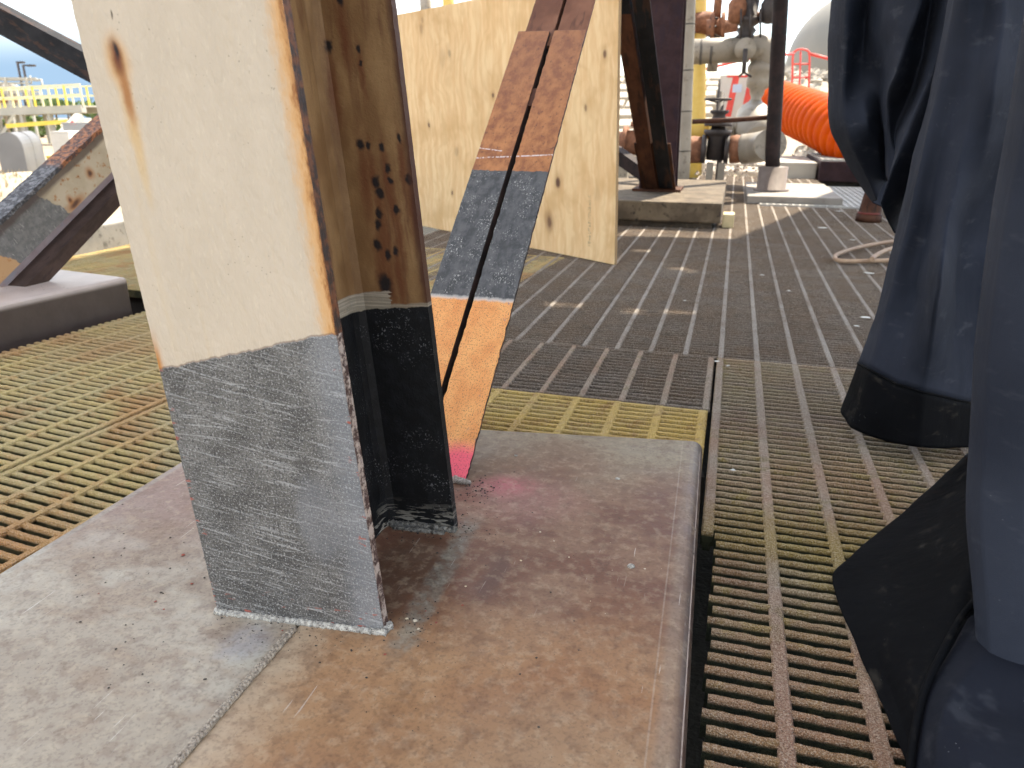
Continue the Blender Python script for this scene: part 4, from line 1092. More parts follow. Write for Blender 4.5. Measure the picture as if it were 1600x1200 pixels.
# grit, crumbs and paint chips on the pedestal
def crumbs(name, mat, spec, sd, flat=0.5):
    rnd = random.Random(sd); m = MB()
    for (x0, x1, y0, y1, n, r0, r1) in spec:
        for _ in range(n):
            r = r0 + (r1 - r0) * rnd.random() ** 2.5
            c = Vector((rnd.gauss((x0 + x1) / 2, (x1 - x0) / 4), rnd.gauss((y0 + y1) / 2, (y1 - y0) / 4), ZP + r * 0.3))
            if not (-0.95 < c.x < -0.035 and 0.35 < c.y < yb(c.x) - 0.02): continue
            if -0.62 < c.x < -0.36 and 0.69 < c.y < 0.715: continue
            pts = [c + Vector((rnd.uniform(.6, 1.2) * r * math.cos(a), rnd.uniform(.6, 1.2) * r * math.sin(a), 0)) for a in (0, 1.25, 2.5, 3.8, 5.0)]
            top = c + Vector((rnd.uniform(-.3, .3) * r, rnd.uniform(-.3, .3) * r, r * flat))
            bot = c - Vector((0, 0, r * 0.3))
            m.add(pts + [top, bot], [(i, (i + 1) % 5, 5) for i in range(5)] + [((i + 1) % 5, i, 6) for i in range(5)])
    return struct(m.build(name, mat), 'stuff')
M_crumb = simple('black grit', (0.02, 0.016, 0.013, 1), (0.06, 0.045, 0.035, 1), 90)
crumbs('rust_crumbs', M_crumb, [(-0.60, -0.36, 0.63, 0.70, 130, .0005, .0018), (-0.50, -0.34, 0.90, 1.0, 160, .0005, .0026), (-0.45, -0.33, 1.03, 1.16, 200, .0005, .0028), (-0.42, -0.30, 0.93, 1.02, 80, .0005, .002),
                                (-0.75, -0.50, 0.50, 0.66, 34, .0005, .0018), (-0.90, -0.62, 0.60, 0.95, 60, .0006, .0024), (-0.45, -0.05, 0.5, 1.3, 70, .0005, .002), (-0.39, -0.31, 0.70, 0.78, 90, .0005, .0018)], 5)
crumbs('paint_chips', simple('red paint chips', (0.30, 0.06, 0.035, 1), (0.22, 0.07, 0.05, 1), 60), [(-0.80, -0.55, 0.58, 0.92, 16, .0018, .0055), (-0.5, -0.2, 0.5, 1.0, 5, .001, .003)], 9, 0.35)
crumbs('pale_flecks', simple('pale flecks', (0.6, 0.48, 0.3, 1), (0.55, 0.5, 0.42, 1), 60), [(-0.85, -0.62, 0.8, 1.05, 14, .001, .0045), (-0.35, -0.05, 0.6, 1.2, 22, .0006, .0025), (-0.36, -0.33, 0.70, 0.76, 3, .002, .004)], 12, 0.3)
m = MB()
for px, py, r, h in ((986, 885, .006, .004), (806, 712, .004, .002), (965, 748, .005, .002)):
    m.lathe(G(px, py, ZP), (0, 0, 1), [(0, r), (h * .5, r * .8), (h, r * .25)], 10)
struct(m.build('weld_spatter', M_weld), 'stuff')

# ------------------------------------------------------------------ the far pedestal, column and braces
M_conc = simple('mottled concrete', (0.30, 0.26, 0.20, 1), (0.42, 0.37, 0.29, 1), 7, 0.9, 0.5, 0, (0.10, 0.075, 0.055, 1))
M_concd = simple('shadow gap concrete', (0.045, 0.035, 0.028, 1), (0.10, 0.08, 0.062, 1), 10, 0.9, 0.5, 0, (0.16, 0.13, 0.10, 1))
M_concm = simple('brown mottled concrete', (0.075, 0.056, 0.038, 1), (0.15, 0.118, 0.08, 1), 9, 0.9, 0.5, 0, (0.03, 0.022, 0.017, 1))
fp = thing('concrete_pedestal', 'square concrete pedestal behind the plywood carrying the far column', 'pedestal', (-0.85, 5.7, ZG))
MB().box((-1.66, 4.86, ZG - 0.05), (-0.10, 6.64, 0.04)).build('base', M_concd, fp)  # base coloured dark for the shadow gap under the cap
MB().box((-1.72, 4.80, 0.041), (-0.045, 6.7, 0.165)).build('cap', M_concm, fp, bevel=0.012)
o = MB().box((-0.035, 4.93, 0.0), (0.035, 5.08, 0.085)).build('packing_block', simple('yellowed timber', (0.50, 0.42, 0.24, 1), (0.6, 0.5, 0.3, 1), 20), bevel=0.005)
tag(o, 'small pale block beside the right corner of the far pedestal', 'block')

fcb = Vector((-0.515, 5.62, 0.165)); fcz = Vector((-0.028, 0, 1))
fcf = lambda x, y, z: fcb + Vector((x, y, 0)) + fcz * z
fcol = thing('steel_column', 'dark maroon wide-flange column standing on the far pedestal', 'column', fcb)
MB().box((-0.127, -0.128, 0), (0.127, -0.114, 5.03), fcf).build('flange', M_maroon, fcol)
MB().box((-0.127, 0.114, 0), (0.127, 0.128, 5.03), fcf).build('flange', M_maroon, fcol)
MB().box((-0.006, -0.1135, 0), (0.006, 0.1135, 5.03), fcf).build('web', M_maroon, fcol)
MB().box((-0.17, -0.17, 0.0), (0.17, 0.17, 0.018), fcf).build('base_plate', M_umber, fcol)

# brace rising from the far column's foot towards the viewer
f0 = Vector((-0.50, 5.44, 0.20)); fd = Vector((-0.092, -1.17, 1.0)); fu = fd.normalized(); fx = Vector((1, -0.078, 0)).normalized(); fn = fx.cross(fu).normalized()
if fn.y > 0: fn = -fn
ffr = lambda x, y, z: f0 + fx * x + fn * y + fd * z
fb = thing('double_angle_brace', 'black and brown double-angle brace leaning on the far column', 'brace', f0)
for (x0, x1, mt, lb_) in ((-0.10, -0.008, M_umber, 'brown left angle'), (0.008, 0.10, M_black, 'black right angle')):
    m = MB(); m.box((x0, 0, 0.0), (x1, 0.010, 0.98), ffr)
    xa = x1 - 0.01 if x0 < 0 else x0
    m.box((xa, -0.075, 0.0), (xa + 0.01, -0.0005, 0.98), ffr)
    m.build('angle', mt, fb)['label'] = lb_
    m = MB(); m.box((x0, 0.0, 0.981), (x1, 0.010, 2.75), ffr); m.box((xa, -0.075, 0.981), (xa + 0.01, -0.0005, 2.75), ffr)
    m.build('angle', M_black, fb)
MB().box((-0.12, -0.012, -0.02), (0.12, -0.0015, 0.30), ffr).build('gusset', M_umber, fb)
o = MB().bar(P(1016, 277, 5.75), P(880, 182, 6.4), 0.10, 0.10).build('strut', M_dkbrown)
tag(o, 'dark low brace with sunlit top running left from the far column foot', 'brace')

# ------------------------------------------------------------------ pipework at the back right
M_ins = simple('weathered pipe cladding', (0.25, 0.22, 0.18, 1), (0.32, 0.285, 0.235, 1), 5, 0.5, 0.2, 0, (0.17, 0.145, 0.115, 1))
M_insd = simple('cladding band', (0.10, 0.09, 0.08, 1), None, 9)
M_yel = simple('yellow paint', (0.62, 0.42, 0.09, 1), (0.70, 0.50, 0.14, 1), 6, 0.5, 0.15)
M_rust = simple('rusty iron', (0.16, 0.065, 0.035, 1), (0.30, 0.13, 0.07, 1), 14, 0.8, 0.5, 0, (0.07, 0.035, 0.028, 1))
M_drk = simple('dark iron', (0.028, 0.024, 0.026, 1), (0.06, 0.048, 0.045, 1), 12, 0.6, 0.4)
M_red = simple('red paint', (0.62, 0.055, 0.05, 1), (0.70, 0.09, 0.07, 1), 6, 0.5, 0.1)
M_white = simple('white board', (0.50, 0.485, 0.455, 1), (0.55, 0.535, 0.505, 1), 5, 0.6, 0.1)

a, c = PY(1069, 262, 6.95), PY(1078, -30, 6.95)
riser = thing('clad_riser', 'slim cream clad riser pipe just right of the far column', 'pipe', (a.x, a.y, 0.0))
rcl = MB().tube([(a.x, a.y, 0.0), a, c, c + (c - a) * 0.9], 0.052, 16).build('cladding', M_ins, riser)
for py in (38, 110, 174, 236):
    q = PY(1069 + 9 * (262 - py) / 292, py, 6.95); d = (c - a).normalized()
    MB().tube([q - d * 0.006, q + d * 0.006], 0.0545, 16).build('band', M_insd, rcl)

a, c = PY(1091, 200, 9.8), PY(1093, -30, 9.8)
yp = thing('yellow_post', 'thick yellow post behind the grey horizontal pipe', 'post', (a.x, a.y, ZG))
MB().tube([(a.x, a.y, ZG), a, c, c + (c - a) * 0.5], 0.085, 16).build('shaft', M_yel, yp)
MB().lathe((a.x, a.y, ZG), (0, 0, 1), [(0, 0.16), (0.03, 0.16), (0.03, 0.10), (0.05, 0.09)], 16).build('foot', M_yel, yp)
q = PY(1091, 36, 9.75)
MB().lathe(q + Vector((-0.2, 0, 0)), (1, 0, 0), [(0, 0.10), (0.08, 0.10), (0.08, 0.16), (0.14, 0.16), (0.14, 0.11), (0.32, 0.13), (0.40, 0.10)], 16).build('rusty_clamp', M_rust, yp)

yh = thing('yellow_pipe', 'short horizontal yellow pipe behind the rusty valve', 'pipe', PY(1092, 215, 8.1))
a, c = PY(1020, 206, 8.1), PY(1108, 204, 8.1)
MB().tube([a, c], 0.085, 16).build('barrel', M_yel, yh)
MB().lathe(c, (1, 0, 0), [(0, 0.085), (0.0, 0.12), (0.03, 0.12), (0.03, 0.06), (0.05, 0.03)], 16).build('flange', M_yel, yh)
MB().bar((c.x - 0.2, c.y, ZG), (c.x - 0.2, c.y, c.z - 0.08), 0.06, 0.06).build('stand', M_yel, yh)

# grey clad line: horizontal run, elbow, dropper and taper
D0 = 8.55
gl = thing('clad_pipe_line', 'grey clad pipe with elbow turning down beside the dark pole', 'pipe', PY(1180, 180, D0))
a, c = PY(1040, 83, D0), PY(1172, 77, D0)
grun = MB().tube([a, PY(1105, 80, D0), c], 0.122, 20).build('run', M_ins, gl)
for px in (1096, 1112):
    q = PY(px, 81, D0); MB().tube([q - Vector((0.012, 0, 0)), q + Vector((0.012, 0, 0))], 0.1255, 20).build('band', M_insd, grun)
el = crom([PY(1172, 77, D0), PY(1190, 76, D0), PY(1196, 86, D0), PY(1192, 100, D0)], 12)
MB().tube(el, [0.122, 0.126, 0.13, 0.132, 0.132, 0.13, 0.126, 0.12, 0.115, 0.11, 0.105, 0.10], 18).build('elbow', M_ins, gl)
d = (PY(1178, 176, D0) - PY(1190, 96, D0)); q = PY(1190, 96, D0); Ld = d.length
MB().lathe(q, d, [(0, .10), (.05, .13), (.10, .13), (.12, .11), (.18, .12), (.24, .115), (.27, .075), (Ld * .62, .072), (Ld * .72, .05), (Ld * .80, .07), (Ld * .9, .14), (Ld, .17)], 18).build('dropper', M_ins, gl)
ff_ = PY(1164, 77, D0 - 0.14)
MB().lathe(ff_, (0.1, -1, 0), [(0, 0.09), (0.03, 0.105), (0.06, 0.105), (0.06, 0.04), (0.09, 0.03)], 16).build('flange', M_ins, gl)
m = MB(); m.tube([PY(1165, 76, D0 - 0.25), PY(1162, 114, D0 - 0.25)], 0.022, 8); m.tube([PY(1162, 113, D0 - 0.25), PY(1174, 120, D0 - 0.25)], 0.012, 6); m.tube([PY(1162, 113, D0 - 0.25), PY(1154, 120, D0 - 0.25)], 0.012, 6)
m.build('lever', M_drk, gl)
a, c = PY(1176, 182, D0), PY(1186, 222, D0 - 0.6)
MB().tube([a, a.lerp(c, .4), c], [0.17, 0.20, 0.16], 16).build('bend', M_ins, gl)

# dark relief valve on top of the line
rv = thing('relief_valve', 'dark rusty valve stack above the grey pipe elbow', 'valve', PY(1165, 62, D0))
q = PY(1164, 64, D0)
MB().lathe(q, (0.04, 0, 1), [(0, .08), (.03, .11), (.06, .075), (.10, .10), (.13, .07), (.17, .12), (.22, .12), (.22, .085), (.62, .095), (.62, .13), (.67, .13), (.67, .06), (1.1, .05)], 16).build('body', M_drk, rv)
for px, r_ in ((1150, .085), (1200, .08)):
    a = PY(px, 34, D0 - 0.05)
    MB().lathe(a, (0.02, 0, 1), [(-.02, .03), (.0, r_), (.16, r_ * 1.1), (.2, r_ * .8), (.55, r_ * .8), (.6, .03)], 14).build('bonnet', M_drk if px > 1160 else M_rust, rv)
MB().tube([PY(1148, 26, D0), PY(1202, 24, D0)], 0.035, 10).build('cross_pipe', M_rust, rv)
m = MB()
for px in (1158, 1172, 1188): m.tube([PY(px, 58, D0 - .13), PY(px, 14, D0 - .13)], 0.012, 6)
m.build('studs', M_drk, rv)

# gate valve with handwheel on the rusty run
D1 = 7.45
vb = PY(1118, 252, D1)
gv = thing('gate_valve', 'brown gate valve with handwheel and rising stem on the rusty pipe run', 'valve', vb)
q = PY(1117, 250, D1)
MB().lathe(q, (0.01, 0, 1), [(0, .05), (0.0, .085), (.20, .085), (.22, .10), (.235, .125), (.27, .125), (.27, .07), (.30, .06)], 18).build('body', M_drk, gv)
q2 = q + Vector((0, 0, .30))
MB().lathe(q2, (0.01, 0, 1), [(0, .125), (.035, .125), (.035, .07), (.10, .055), (.12, .085), (.14, .085), (.14, .035), (.30, .028)], 18).build('bonnet', M_drk, gv)
hw = PY(1122, 155, D1)
m = MB(); ring = [hw + Vector((math.cos(t) * .112, math.sin(t) * .112, 0)) for t in [i * 2 * math.pi / 24 for i in range(25)]]
m.tube(ring, 0.011, 6, caps=False)
hwo = m.build('handwheel', M_drk, gv)
for i in range(5):
    t = i * 2 * math.pi / 5 + .3; MB().tube([hw - Vector((0, 0, .03)), hw + Vector((math.cos(t) * .11, math.sin(t) * .11, 0))], 0.008, 5).build('spoke', M_drk, hwo)
MB().tube([hw - Vector((0, 0, .20)), hw + Vector((0, 0, .17))], 0.012, 8).build('stem', M_drk, gv)
for px in (1100, 1136):
    c = PY(px, 233, D1)
    MB().lathe(c - Vector((0.022, 0, 0)), (1, 0, 0), [(0, .13), (.04, .13)], 18).build('flange', M_drk, gv)

rl = thing('rusty_pipe_run', 'rusty horizontal pipe run through the gate valve', 'pipe', PY(1118, 258, D1))
MB().tube([PY(1050, 234, D1), PY(1070, 234, D1), PY(1097, 234, D1)], [.11, .125, .12], 18).build('spool', M_rust, rl)
MB().tube([PY(1139, 234, D1), PY(1150, 233, D1), PY(1160, 233, D1)], [.12, .128, .12], 18).build('spool', M_rust, rl)
MB().tube(crom([PY(1160, 233, D1), PY(1180, 231, D1 - .05), PY(1196, 228, D1 - .2), PY(1204, 226, D1 - .45)], 10), .135, 18).build('clad_end', M_ins, rl)
for px in (1110, 1128):
    c = PY(px, 254, D1 - .05)
    MB().box((c.x - .03, c.y - .03, 0), (c.x + .03, c.y + .03, c.z)).build('support_foot', M_ins, rl)
lv = thing('rusty_valve', 'rust-orange valve body seen between the plywood and the far column', 'valve', PY(985, 258, 7.5))
c = PY(955, 222, 7.5)
MB().lathe(c, (1, 0, 0), [(0, .10), (.12, .10), (.12, .15), (.16, .15), (.16, .11), (.36, .13), (.36, .17), (.40, .17), (.40, .11), (.62, .11)], 18).build('body', M_rust, lv)
MB().lathe(PY(1002, 214, 7.5), (0, 0, 1), [(0, .07), (.08, .08), (.1, .11), (.14, .11), (.14, .05), (.22, .04)], 14).build('bonnet', M_rust, lv)
a = PY(975, 236, 7.5); MB().box((a.x - .05, a.y - .05, 0), (a.x + .05, a.y + .05, a.z - .02)).build('support_foot', M_conc, lv)

o = MB().tube([PY(1082, 190, 7.2), PY(1140, 188, 7.15), PY(1206, 183, 7.1)], 0.022, 10).build('slim_pipe', M_umber)
tag(o, 'slim brown horizontal pipe crossing behind the handwheel to the dark pole', 'pipe')

# dark pole on its collar and slab
YS = 7.0
slab = MB().box((0.13, 6.45, 0.0), (0.86, 7.9, 0.065)).build('pole_slab', simple('pale slab', (0.22, 0.20, 0.175, 1), (0.29, 0.265, 0.235, 1), 5, 0.8, 0.3, 0, (0.2, 0.17, 0.15, 1)), bevel=0.008)
tag(slab, 'thin pale slab on the platform under the dark pole', 'slab')
pbase = PY(1207, 276, YS)
pole = thing('support_pole', 'tall dark pole standing in a wide brown collar', 'pole', (pbase.x, pbase.y, 0.065))
MB().lathe((pbase.x, pbase.y, 0.066), (0.0, 0, 1), [(0, .15), (.012, .15), (.012, .122), (.20, .122), (.205, .06)], 24).build('collar', simple('brown collar', (0.13, 0.10, 0.085, 1), (0.19, 0.15, 0.13, 1), 8, .6, .3), pole)
ptop = PY(1220, 0, YS)
d = (ptop - PY(1207, 250, YS))
MB().tube([(pbase.x, pbase.y, 0.2), PY(1207, 240, YS), ptop, ptop + d * 1.6], 0.062, 18).build('shaft', M_dkbrown, pole)

# debris heap along the pipe run
m = MB(); rnd = random.Random(21)
for _ in range(420):
    px, py = rnd.uniform(1062, 1190), rnd.gauss(262, 7)
    c = G(px, max(252, py), 0.02); r = 0.008 + 0.03 * rnd.random() ** 3
    pts = [c + Vector((rnd.uniform(.5, 1.3) * r * math.cos(t), rnd.uniform(.5, 1.3) * r * math.sin(t), 0)) for t in (0, 1.25, 2.5, 3.8, 5)]
    m.add(pts + [c + Vector((0, 0, r))], [(i, (i + 1) % 5, 5) for i in range(5)])
struct(m.build('rubble', simple('rubble', (0.09, 0.06, 0.045, 1), (0.36, 0.32, 0.27, 1), 5, .9)), 'stuff')

# brown curb box with mesh lid, lit slab
cb = thing('curb_box', 'brown steel curb box with mesh lid under the orange duct', 'box', (1.5, 10.2, 0))
MB().box((0.95, 9.35, -0.02), (2.4, 11.3, 0.205)).build('wall', M_maroon, cb, bevel=0.01)
m = MB(); x = 0.97
while x < 2.4: m.box((x, 9.37, 0.207), (x + .022, 11.28, 0.225)); x += .06
y = 9.4
while y < 11.28: m.box((0.97, y, 0.206), (2.39, y + .02, 0.2265)); y += .1
struct(m.build('mesh_lid', M_gr_galv, cb), 'stuff')
o = MB().box((0.42, 9.5, -0.02), (0.93, 11.2, 0.18)).build('pale_block', simple('pale block', (0.33, 0.30, 0.26, 1), (0.40, 0.37, 0.32, 1), 4), bevel=0.015)
tag(o, 'sunlit pale block between the dark pole and the orange duct', 'block')

# orange ventilation duct
ctr = crom([PY(1420, 262, 9.3), PY(1350, 226, 9.9), PY(1300, 197, 10.6), PY(1255, 178, 11.6), PY(1215, 163, 12.8), PY(1186, 152, 14.2)], 260)
rs = []; s_ = 0
for i, q in enumerate(ctr):
    if i: s_ += (q - ctr[i - 1]).length
    rs.append(0.315 + 0.028 * abs(math.sin(s_ * math.pi / 0.17)) ** 0.6)
bO = NB('orange vinyl'); pO = bO.pos()
M_or = bO.out(bO.mix(bO.ss(bO.noise(pO, 5, 4), .3, .7), (0.42, 0.045, 0.0008, 1), (0.48, 0.065, 0.001, 1)), 0.6, bO.noise(pO, 20, 4), .2, .01, 0, 0.06)
duct = thing('ventilation_duct', 'orange corrugated ventilation duct snaking past the dark pole', 'duct', PY(1300, 232, 10.6))
MB().tube(ctr, rs, 28).build('hose', M_or, duct)

# red safety frame
rf = thing('safety_gate', 'red tubular safety frame beside the riprap, right of the dark pole', 'gate', PY(1252, 178, 16))
m = MB(); m.tube(crom([PY(*q) for q in [(1236, 172, 16), (1238, 120, 16), (1239, 88, 16), (1244, 79, 16), (1252, 77, 16), (1261, 79, 16), (1265, 88, 16), (1264, 130, 16), (1262, 176, 16)]], 40), .020, 8)
m.build('hoop', M_red, rf)
MB().tube([PY(1251, 80, 16), PY(1248, 172, 16)], .017, 8).build('post', M_red, rf)
for y_ in (100, 121, 158): MB().tube([PY(1238, y_, 16), PY(1264, y_, 16)], .015, 8).build('rail', M_red, rf)
m = MB().tube([PY(1264, 84, 16), PY(1300, 93, 16.5), PY(1340, 104, 17)], .03, 6)
m.build('handrail', M_red, rf)

# striped barrier box
bx = thing('striped_barrier', 'white barrier box with red stripes left of the dark pole', 'barrier', PY(1165, 172, 13))
a, c = PY(1120, 174, 13), PY(1204, 172, 13)
zt = PY(1160, 117, 13).z
MB().box((a.x, a.y, min(a.z, c.z) - .3), (c.x, a.y + .5, zt)).build('box', M_white, bx, bevel=.01)
for k, px in enumerate((1140, 1165, 1192)):
    q = PY(px, 150, 13); q2 = PY(px, 121, 13)
    sl = 0.10 if k < 2 else 0.0
    m = MB(); vs = [(q.x - .05, a.y - .004, c.z - .1), (q.x + .05, a.y - .004, c.z - .1), (q2.x + .05 + sl * (k < 2), a.y - .004, zt - .02), (q2.x - .05 + sl * (k < 2), a.y - .004, zt - .02)]
    m.add(vs + [(x, y + .003, z) for x, y, z in vs], [(0, 1, 2, 3), (7, 6, 5, 4), (0, 4, 5, 1), (1, 5, 6, 2), (2, 6, 7, 3), (3, 7, 4, 0)])
    m.build('stripe', M_red, bx)
m = MB().box((PY(1136, 120, 13).x, a.y - .006, zt - .035), (PY(1200, 120, 13).x, a.y - .001, zt - .005)); m.build('stripe', M_red, bx)
q = PY(1153, 137, 13); MB().box((q.x - .08, a.y - .005, q.z - .07), (q.x + .06, a.y - .001, q.z + .05)).build('blue_mark', simple('pale blue', (0.45, 0.55, 0.68, 1)), bx)
o = MB().tube([PY(1060, 117, 14.5), PY(1110, 106, 14.5), PY(1168, 92, 14.5), PY(1240, 84, 15.5)], .025, 6).build('red_rail', M_red)
tag(o, 'thin red rail sloping behind the grey pipe', 'rail')

# berm with block revetment and riprap
def zberm(X, Y):
    t = max(0.0, min(1.0, (Y - 14.0) / 10.0)); t = t * t * (3 - 2 * t)
    e = max(0.0, min(1.0, (X + 9.0) / 4.0)); e = e * e * (3 - 2 * e)
    return ZG - 0.06 + t * e * (2.35 + 0.15 * mnoise.noise(Vector((X * .5, Y * .5, 2))))
rows = [[Vector((-9.5 + i * .5, 13.6 + j * .35, zberm(-9.5 + i * .5, 13.6 + j * .35))) for i in range(70)] for j in range(44)]
M_sand = simple('pale rubble soil', (0.30, 0.255, 0.19, 1), (0.38, 0.33, 0.26, 1), 2.2, .95, .7, 0, (0.30, 0.25, 0.18, 1))
berm = struct(MB().grid(rows).build('berm', M_sand, origin=(0, 0, 0)))
M_blk = simple('pale concrete block', (0.34, 0.30, 0.24, 1), (0.42, 0.375, 0.31, 1), 3, .9, .4)
bm_ = []
rnd = random.Random(4)
for v_ in range(3):
    me_o = MB().box((-.28, -.22, -.05), (.28, .22, .13)).build('block', M_blk, bevel=.02, seg=1); bm_.append(me_o.data); bpy.data.objects.remove(me_o)
for j in range(12):
    Y = 15.2 + j * .62
    for i in range(9):
        X = -4.6 + i * .62 + (.3 if j % 2 else 0)
        o = bpy.data.objects.new('block', bm_[rnd.randrange(3)]); COL.objects.link(o); o.parent = berm
        sl = math.atan2(zberm(X, Y + .2) - zberm(X, Y - .2), .4)
        o.location = (X, Y, zberm(X, Y) + .0); o.rotation_euler = (sl, rnd.uniform(-.04, .04), rnd.uniform(-.06, .06))
m = MB(); rnd = random.Random(8)
for _ in range(700):
    X, Y = rnd.uniform(1.2, 9.0), rnd.uniform(13.6, 24)
    r = rnd.uniform(.06, .26); c = Vector((X, Y, zberm(X, Y) + r * .2))
    vs = []
    for (a1, zz, rr_) in [(0, -.6, .8)] * 1:
        pass
    for lvl, zz, rr_ in ((0, -.5, .9), (1, .25, 1.0), (2, .75, .55)):
        for k in range(6):
            t = k * math.pi / 3 + lvl * .4; vs.append(c + Vector((math.cos(t) * r * rr_ * rnd.uniform(.75, 1.2), math.sin(t) * r * rr_ * rnd.uniform(.75, 1.2), zz * r * rnd.uniform(.7, 1.2))))
    fs = [(l * 6 + k, l * 6 + (k + 1) % 6, l * 6 + 6 + (k + 1) % 6, l * 6 + 6 + k) for l in range(2) for k in range(6)] + [tuple(range(12, 18))]
    m.add(vs, fs)
struct(m.build('riprap', simple('pale riprap', (0.25, 0.22, 0.18, 1), (0.38, 0.345, 0.29, 1), 1.5, .9, .5)), 'stuff')

# big storage bullet
tk = thing('storage_tank', 'large pale grey storage tank with rounded end beyond the riprap', 'tank', P(1345, 190, 40))
tcn = P(1345, 108, 40); TR = 3.95
prof = [(TR * (1 - math.cos(t)), TR * math.sin(t)) for t in [i * math.pi / 2 / 14 for i in range(15)]] + [(26, TR)]
MB().lathe(tcn - Vector((TR, 0.2, 0)), (1, 0.05, 0), prof, 40).build('shell', simple('tank grey', (0.19, 0.185, 0.165, 1), (0.23, 0.22, 0.195, 1), .4, .6, .05), tk)
MB().box((tcn.x - 1.5, tcn.y - 3.2, ZG - .2), (tcn.x - .6, tcn.y + 3.2, tcn.z - 1.2)).build('saddle', M_conc, tk)
MB().box((tcn.x + 14, tcn.y - 3.2, ZG - .2), (tcn.x + 15, tcn.y + 3.2, tcn.z - 1.2)).build('saddle', M_conc, tk)

# posts seen over the plywood's top
for px, mt, lb_ in ((666, M_ins, 'cream post rising behind the top edge of the plywood'), (702, M_yel, 'yellow and rusty post rising behind the plywood')):
    a, c = PY(px, 30, 13.0), PY(px - 4, -60, 13.0)
    o = MB().tube([(a.x + .3, a.y, ZG - .1), a, c], 0.10, 14).build('post', mt)
    tag(o, lb_, 'post')

# ------------------------------------------------------------------ plant at the left
M_pale = simple('pale painted steel', (0.36, 0.355, 0.315, 1), (0.42, 0.41, 0.37, 1), 2, .6, .1)
M_rail = simple('cream handrail paint', (0.66, 0.60, 0.32, 1), (0.72, 0.68, 0.48, 1), 2, .5, .05)
M_yel2 = simple('yellow post paint', (0.72, 0.52, 0.06, 1), (0.74, 0.6, 0.12, 1), 2, .5, .05)
M_grey = simple('pale grey steel', (0.28, 0.285, 0.29, 1), (0.33, 0.335, 0.34, 1), 1, .5, .05)

# domed hut
M_hut = simple('grey sheet metal', (0.10, 0.103, 0.11, 1), (0.13, 0.133, 0.14, 1), 1, .5, .05)
hb0, hb1 = G(12, 272, ZG), G(44, 270, ZG)
hd = (G(78, 258, ZG) - G(46, 269, ZG)); hd.z = 0; hd.normalize()
hw_ = (hb1 - hb0); hw_.z = 0; HW = hw_.length * 1.0; hw_.normalize(); HL = 2.3
HH = 0.80
hut = thing('domed_cover', 'small grey domed equipment cover on the sandy ground', 'cover', (hb0 + hb1) / 2)
hb0 = hb0 - hw_ * 0.1; HW += .1
m = MB(); prof = [(0, 0), (0, HH * .62)] + [(HW / 2 - HW / 2 * math.cos(t), HH * .62 + HH * .38 * math.sin(t)) for t in [i * math.pi / 12 for i in range(1, 12)]] + [(HW, HH * .62), (HW, 0)]
vs = [hb0 + hw_ * u + Vector((0, 0, v)) for u, v in prof] + [hb0 + hd * HL + hw_ * u + Vector((0, 0, v)) for u, v in prof]
k = len(prof); m.add(vs, [tuple(range(k))[::-1], tuple(range(k, 2 * k))] + [(i, (i + 1) % k, k + (i + 1) % k, k + i) for i in range(k)])
m.build('shell', M_hut, hut)
for t in (.02, .5, .98):
    m = MB(); vs = [hb0 + hd * (HL * t - .02) + hw_ * (HW / 2 + (u - HW / 2) * 1.02) + Vector((0, 0, v * 1.015)) for u, v in prof] + [hb0 + hd * (HL * t + .02) + hw_ * (HW / 2 + (u - HW / 2) * 1.02) + Vector((0, 0, v * 1.015)) for u, v in prof]
    m.add(vs, [tuple(range(k))[::-1], tuple(range(k, 2 * k))] + [(i, (i + 1) % k, k + (i + 1) % k, k + i) for i in range(k)]); m.build('rib', M_hut, hut)

# orange bin, white cabinet, grey tank with hazard diamond
def cabinet(name, label, cat, px0, px1, pyb, pyt, dep, mat, thick_=.8):
    a, c, t = P(px0, pyb, dep), P(px1, pyb, dep), P(px0, pyt, dep)
    d = c - a; d.z = 0; L = d.length; d.normalize(); n = Vector((-d.y, d.x, 0))
    th = thing(name, label, cat, ((a + c) / 2).xy.to_3d() + Vector((0, 0, ZG)))
    q = [a, c, c + n * thick_, a + n * thick_]
    MB().prism([(v.x, v.y) for v in q], ZG - .05, t.z).build('body', mat, th, bevel=.02)
    MB().prism([((v + (v - (a + c) / 2) * .03).x, (v + (v - (a + c) / 2) * .03).y) for v in q], t.z, t.z + .05).build('lid', mat, th, bevel=.01)
    return th, a, d, n, t.z
cabinet('spill_tray', 'orange-yellow tray on the ground right of the domed cover', 'tray', 76, 112, 262, 247, 16.5, M_yel2, .7)
cabinet('white_cabinet', 'white cabinet standing behind the orange-yellow tray', 'cabinet', 86, 114, 250, 208, 19, M_white, .9)
th, a, d, n, zt = cabinet('grey_tank', 'pale grey tank carrying a coloured hazard diamond', 'tank', 108, 175, 252, 194, 20.5, M_grey, 1.6)
hc = P(121, 214, 20.4); s_ = .22
for (u, v, cc) in ((0, 1, (0.75, .06, .05, 1)), (-1, 0, (.08, .2, .65, 1)), (1, 0, (.8, .6, .05, 1)), (0, -1, (.8, .8, .8, 1))):
    ctr_ = hc + d * (u * s_) + Vector((0, 0, v * s_)) - n * .12
    q = [ctr_ + d * s_, ctr_ + Vector((0, 0, s_)), ctr_ - d * s_, ctr_ - Vector((0, 0, s_))]
    m = MB(); m.add(q + [v_ + n * .01 for v_ in q], [(0, 1, 2, 3), (7, 6, 5, 4), (0, 4, 5, 1), (1, 5, 6, 2), (2, 6, 7, 3), (3, 7, 4, 0)])
    m.build('hazard_diamond_field', simple('diamond', cc), th)

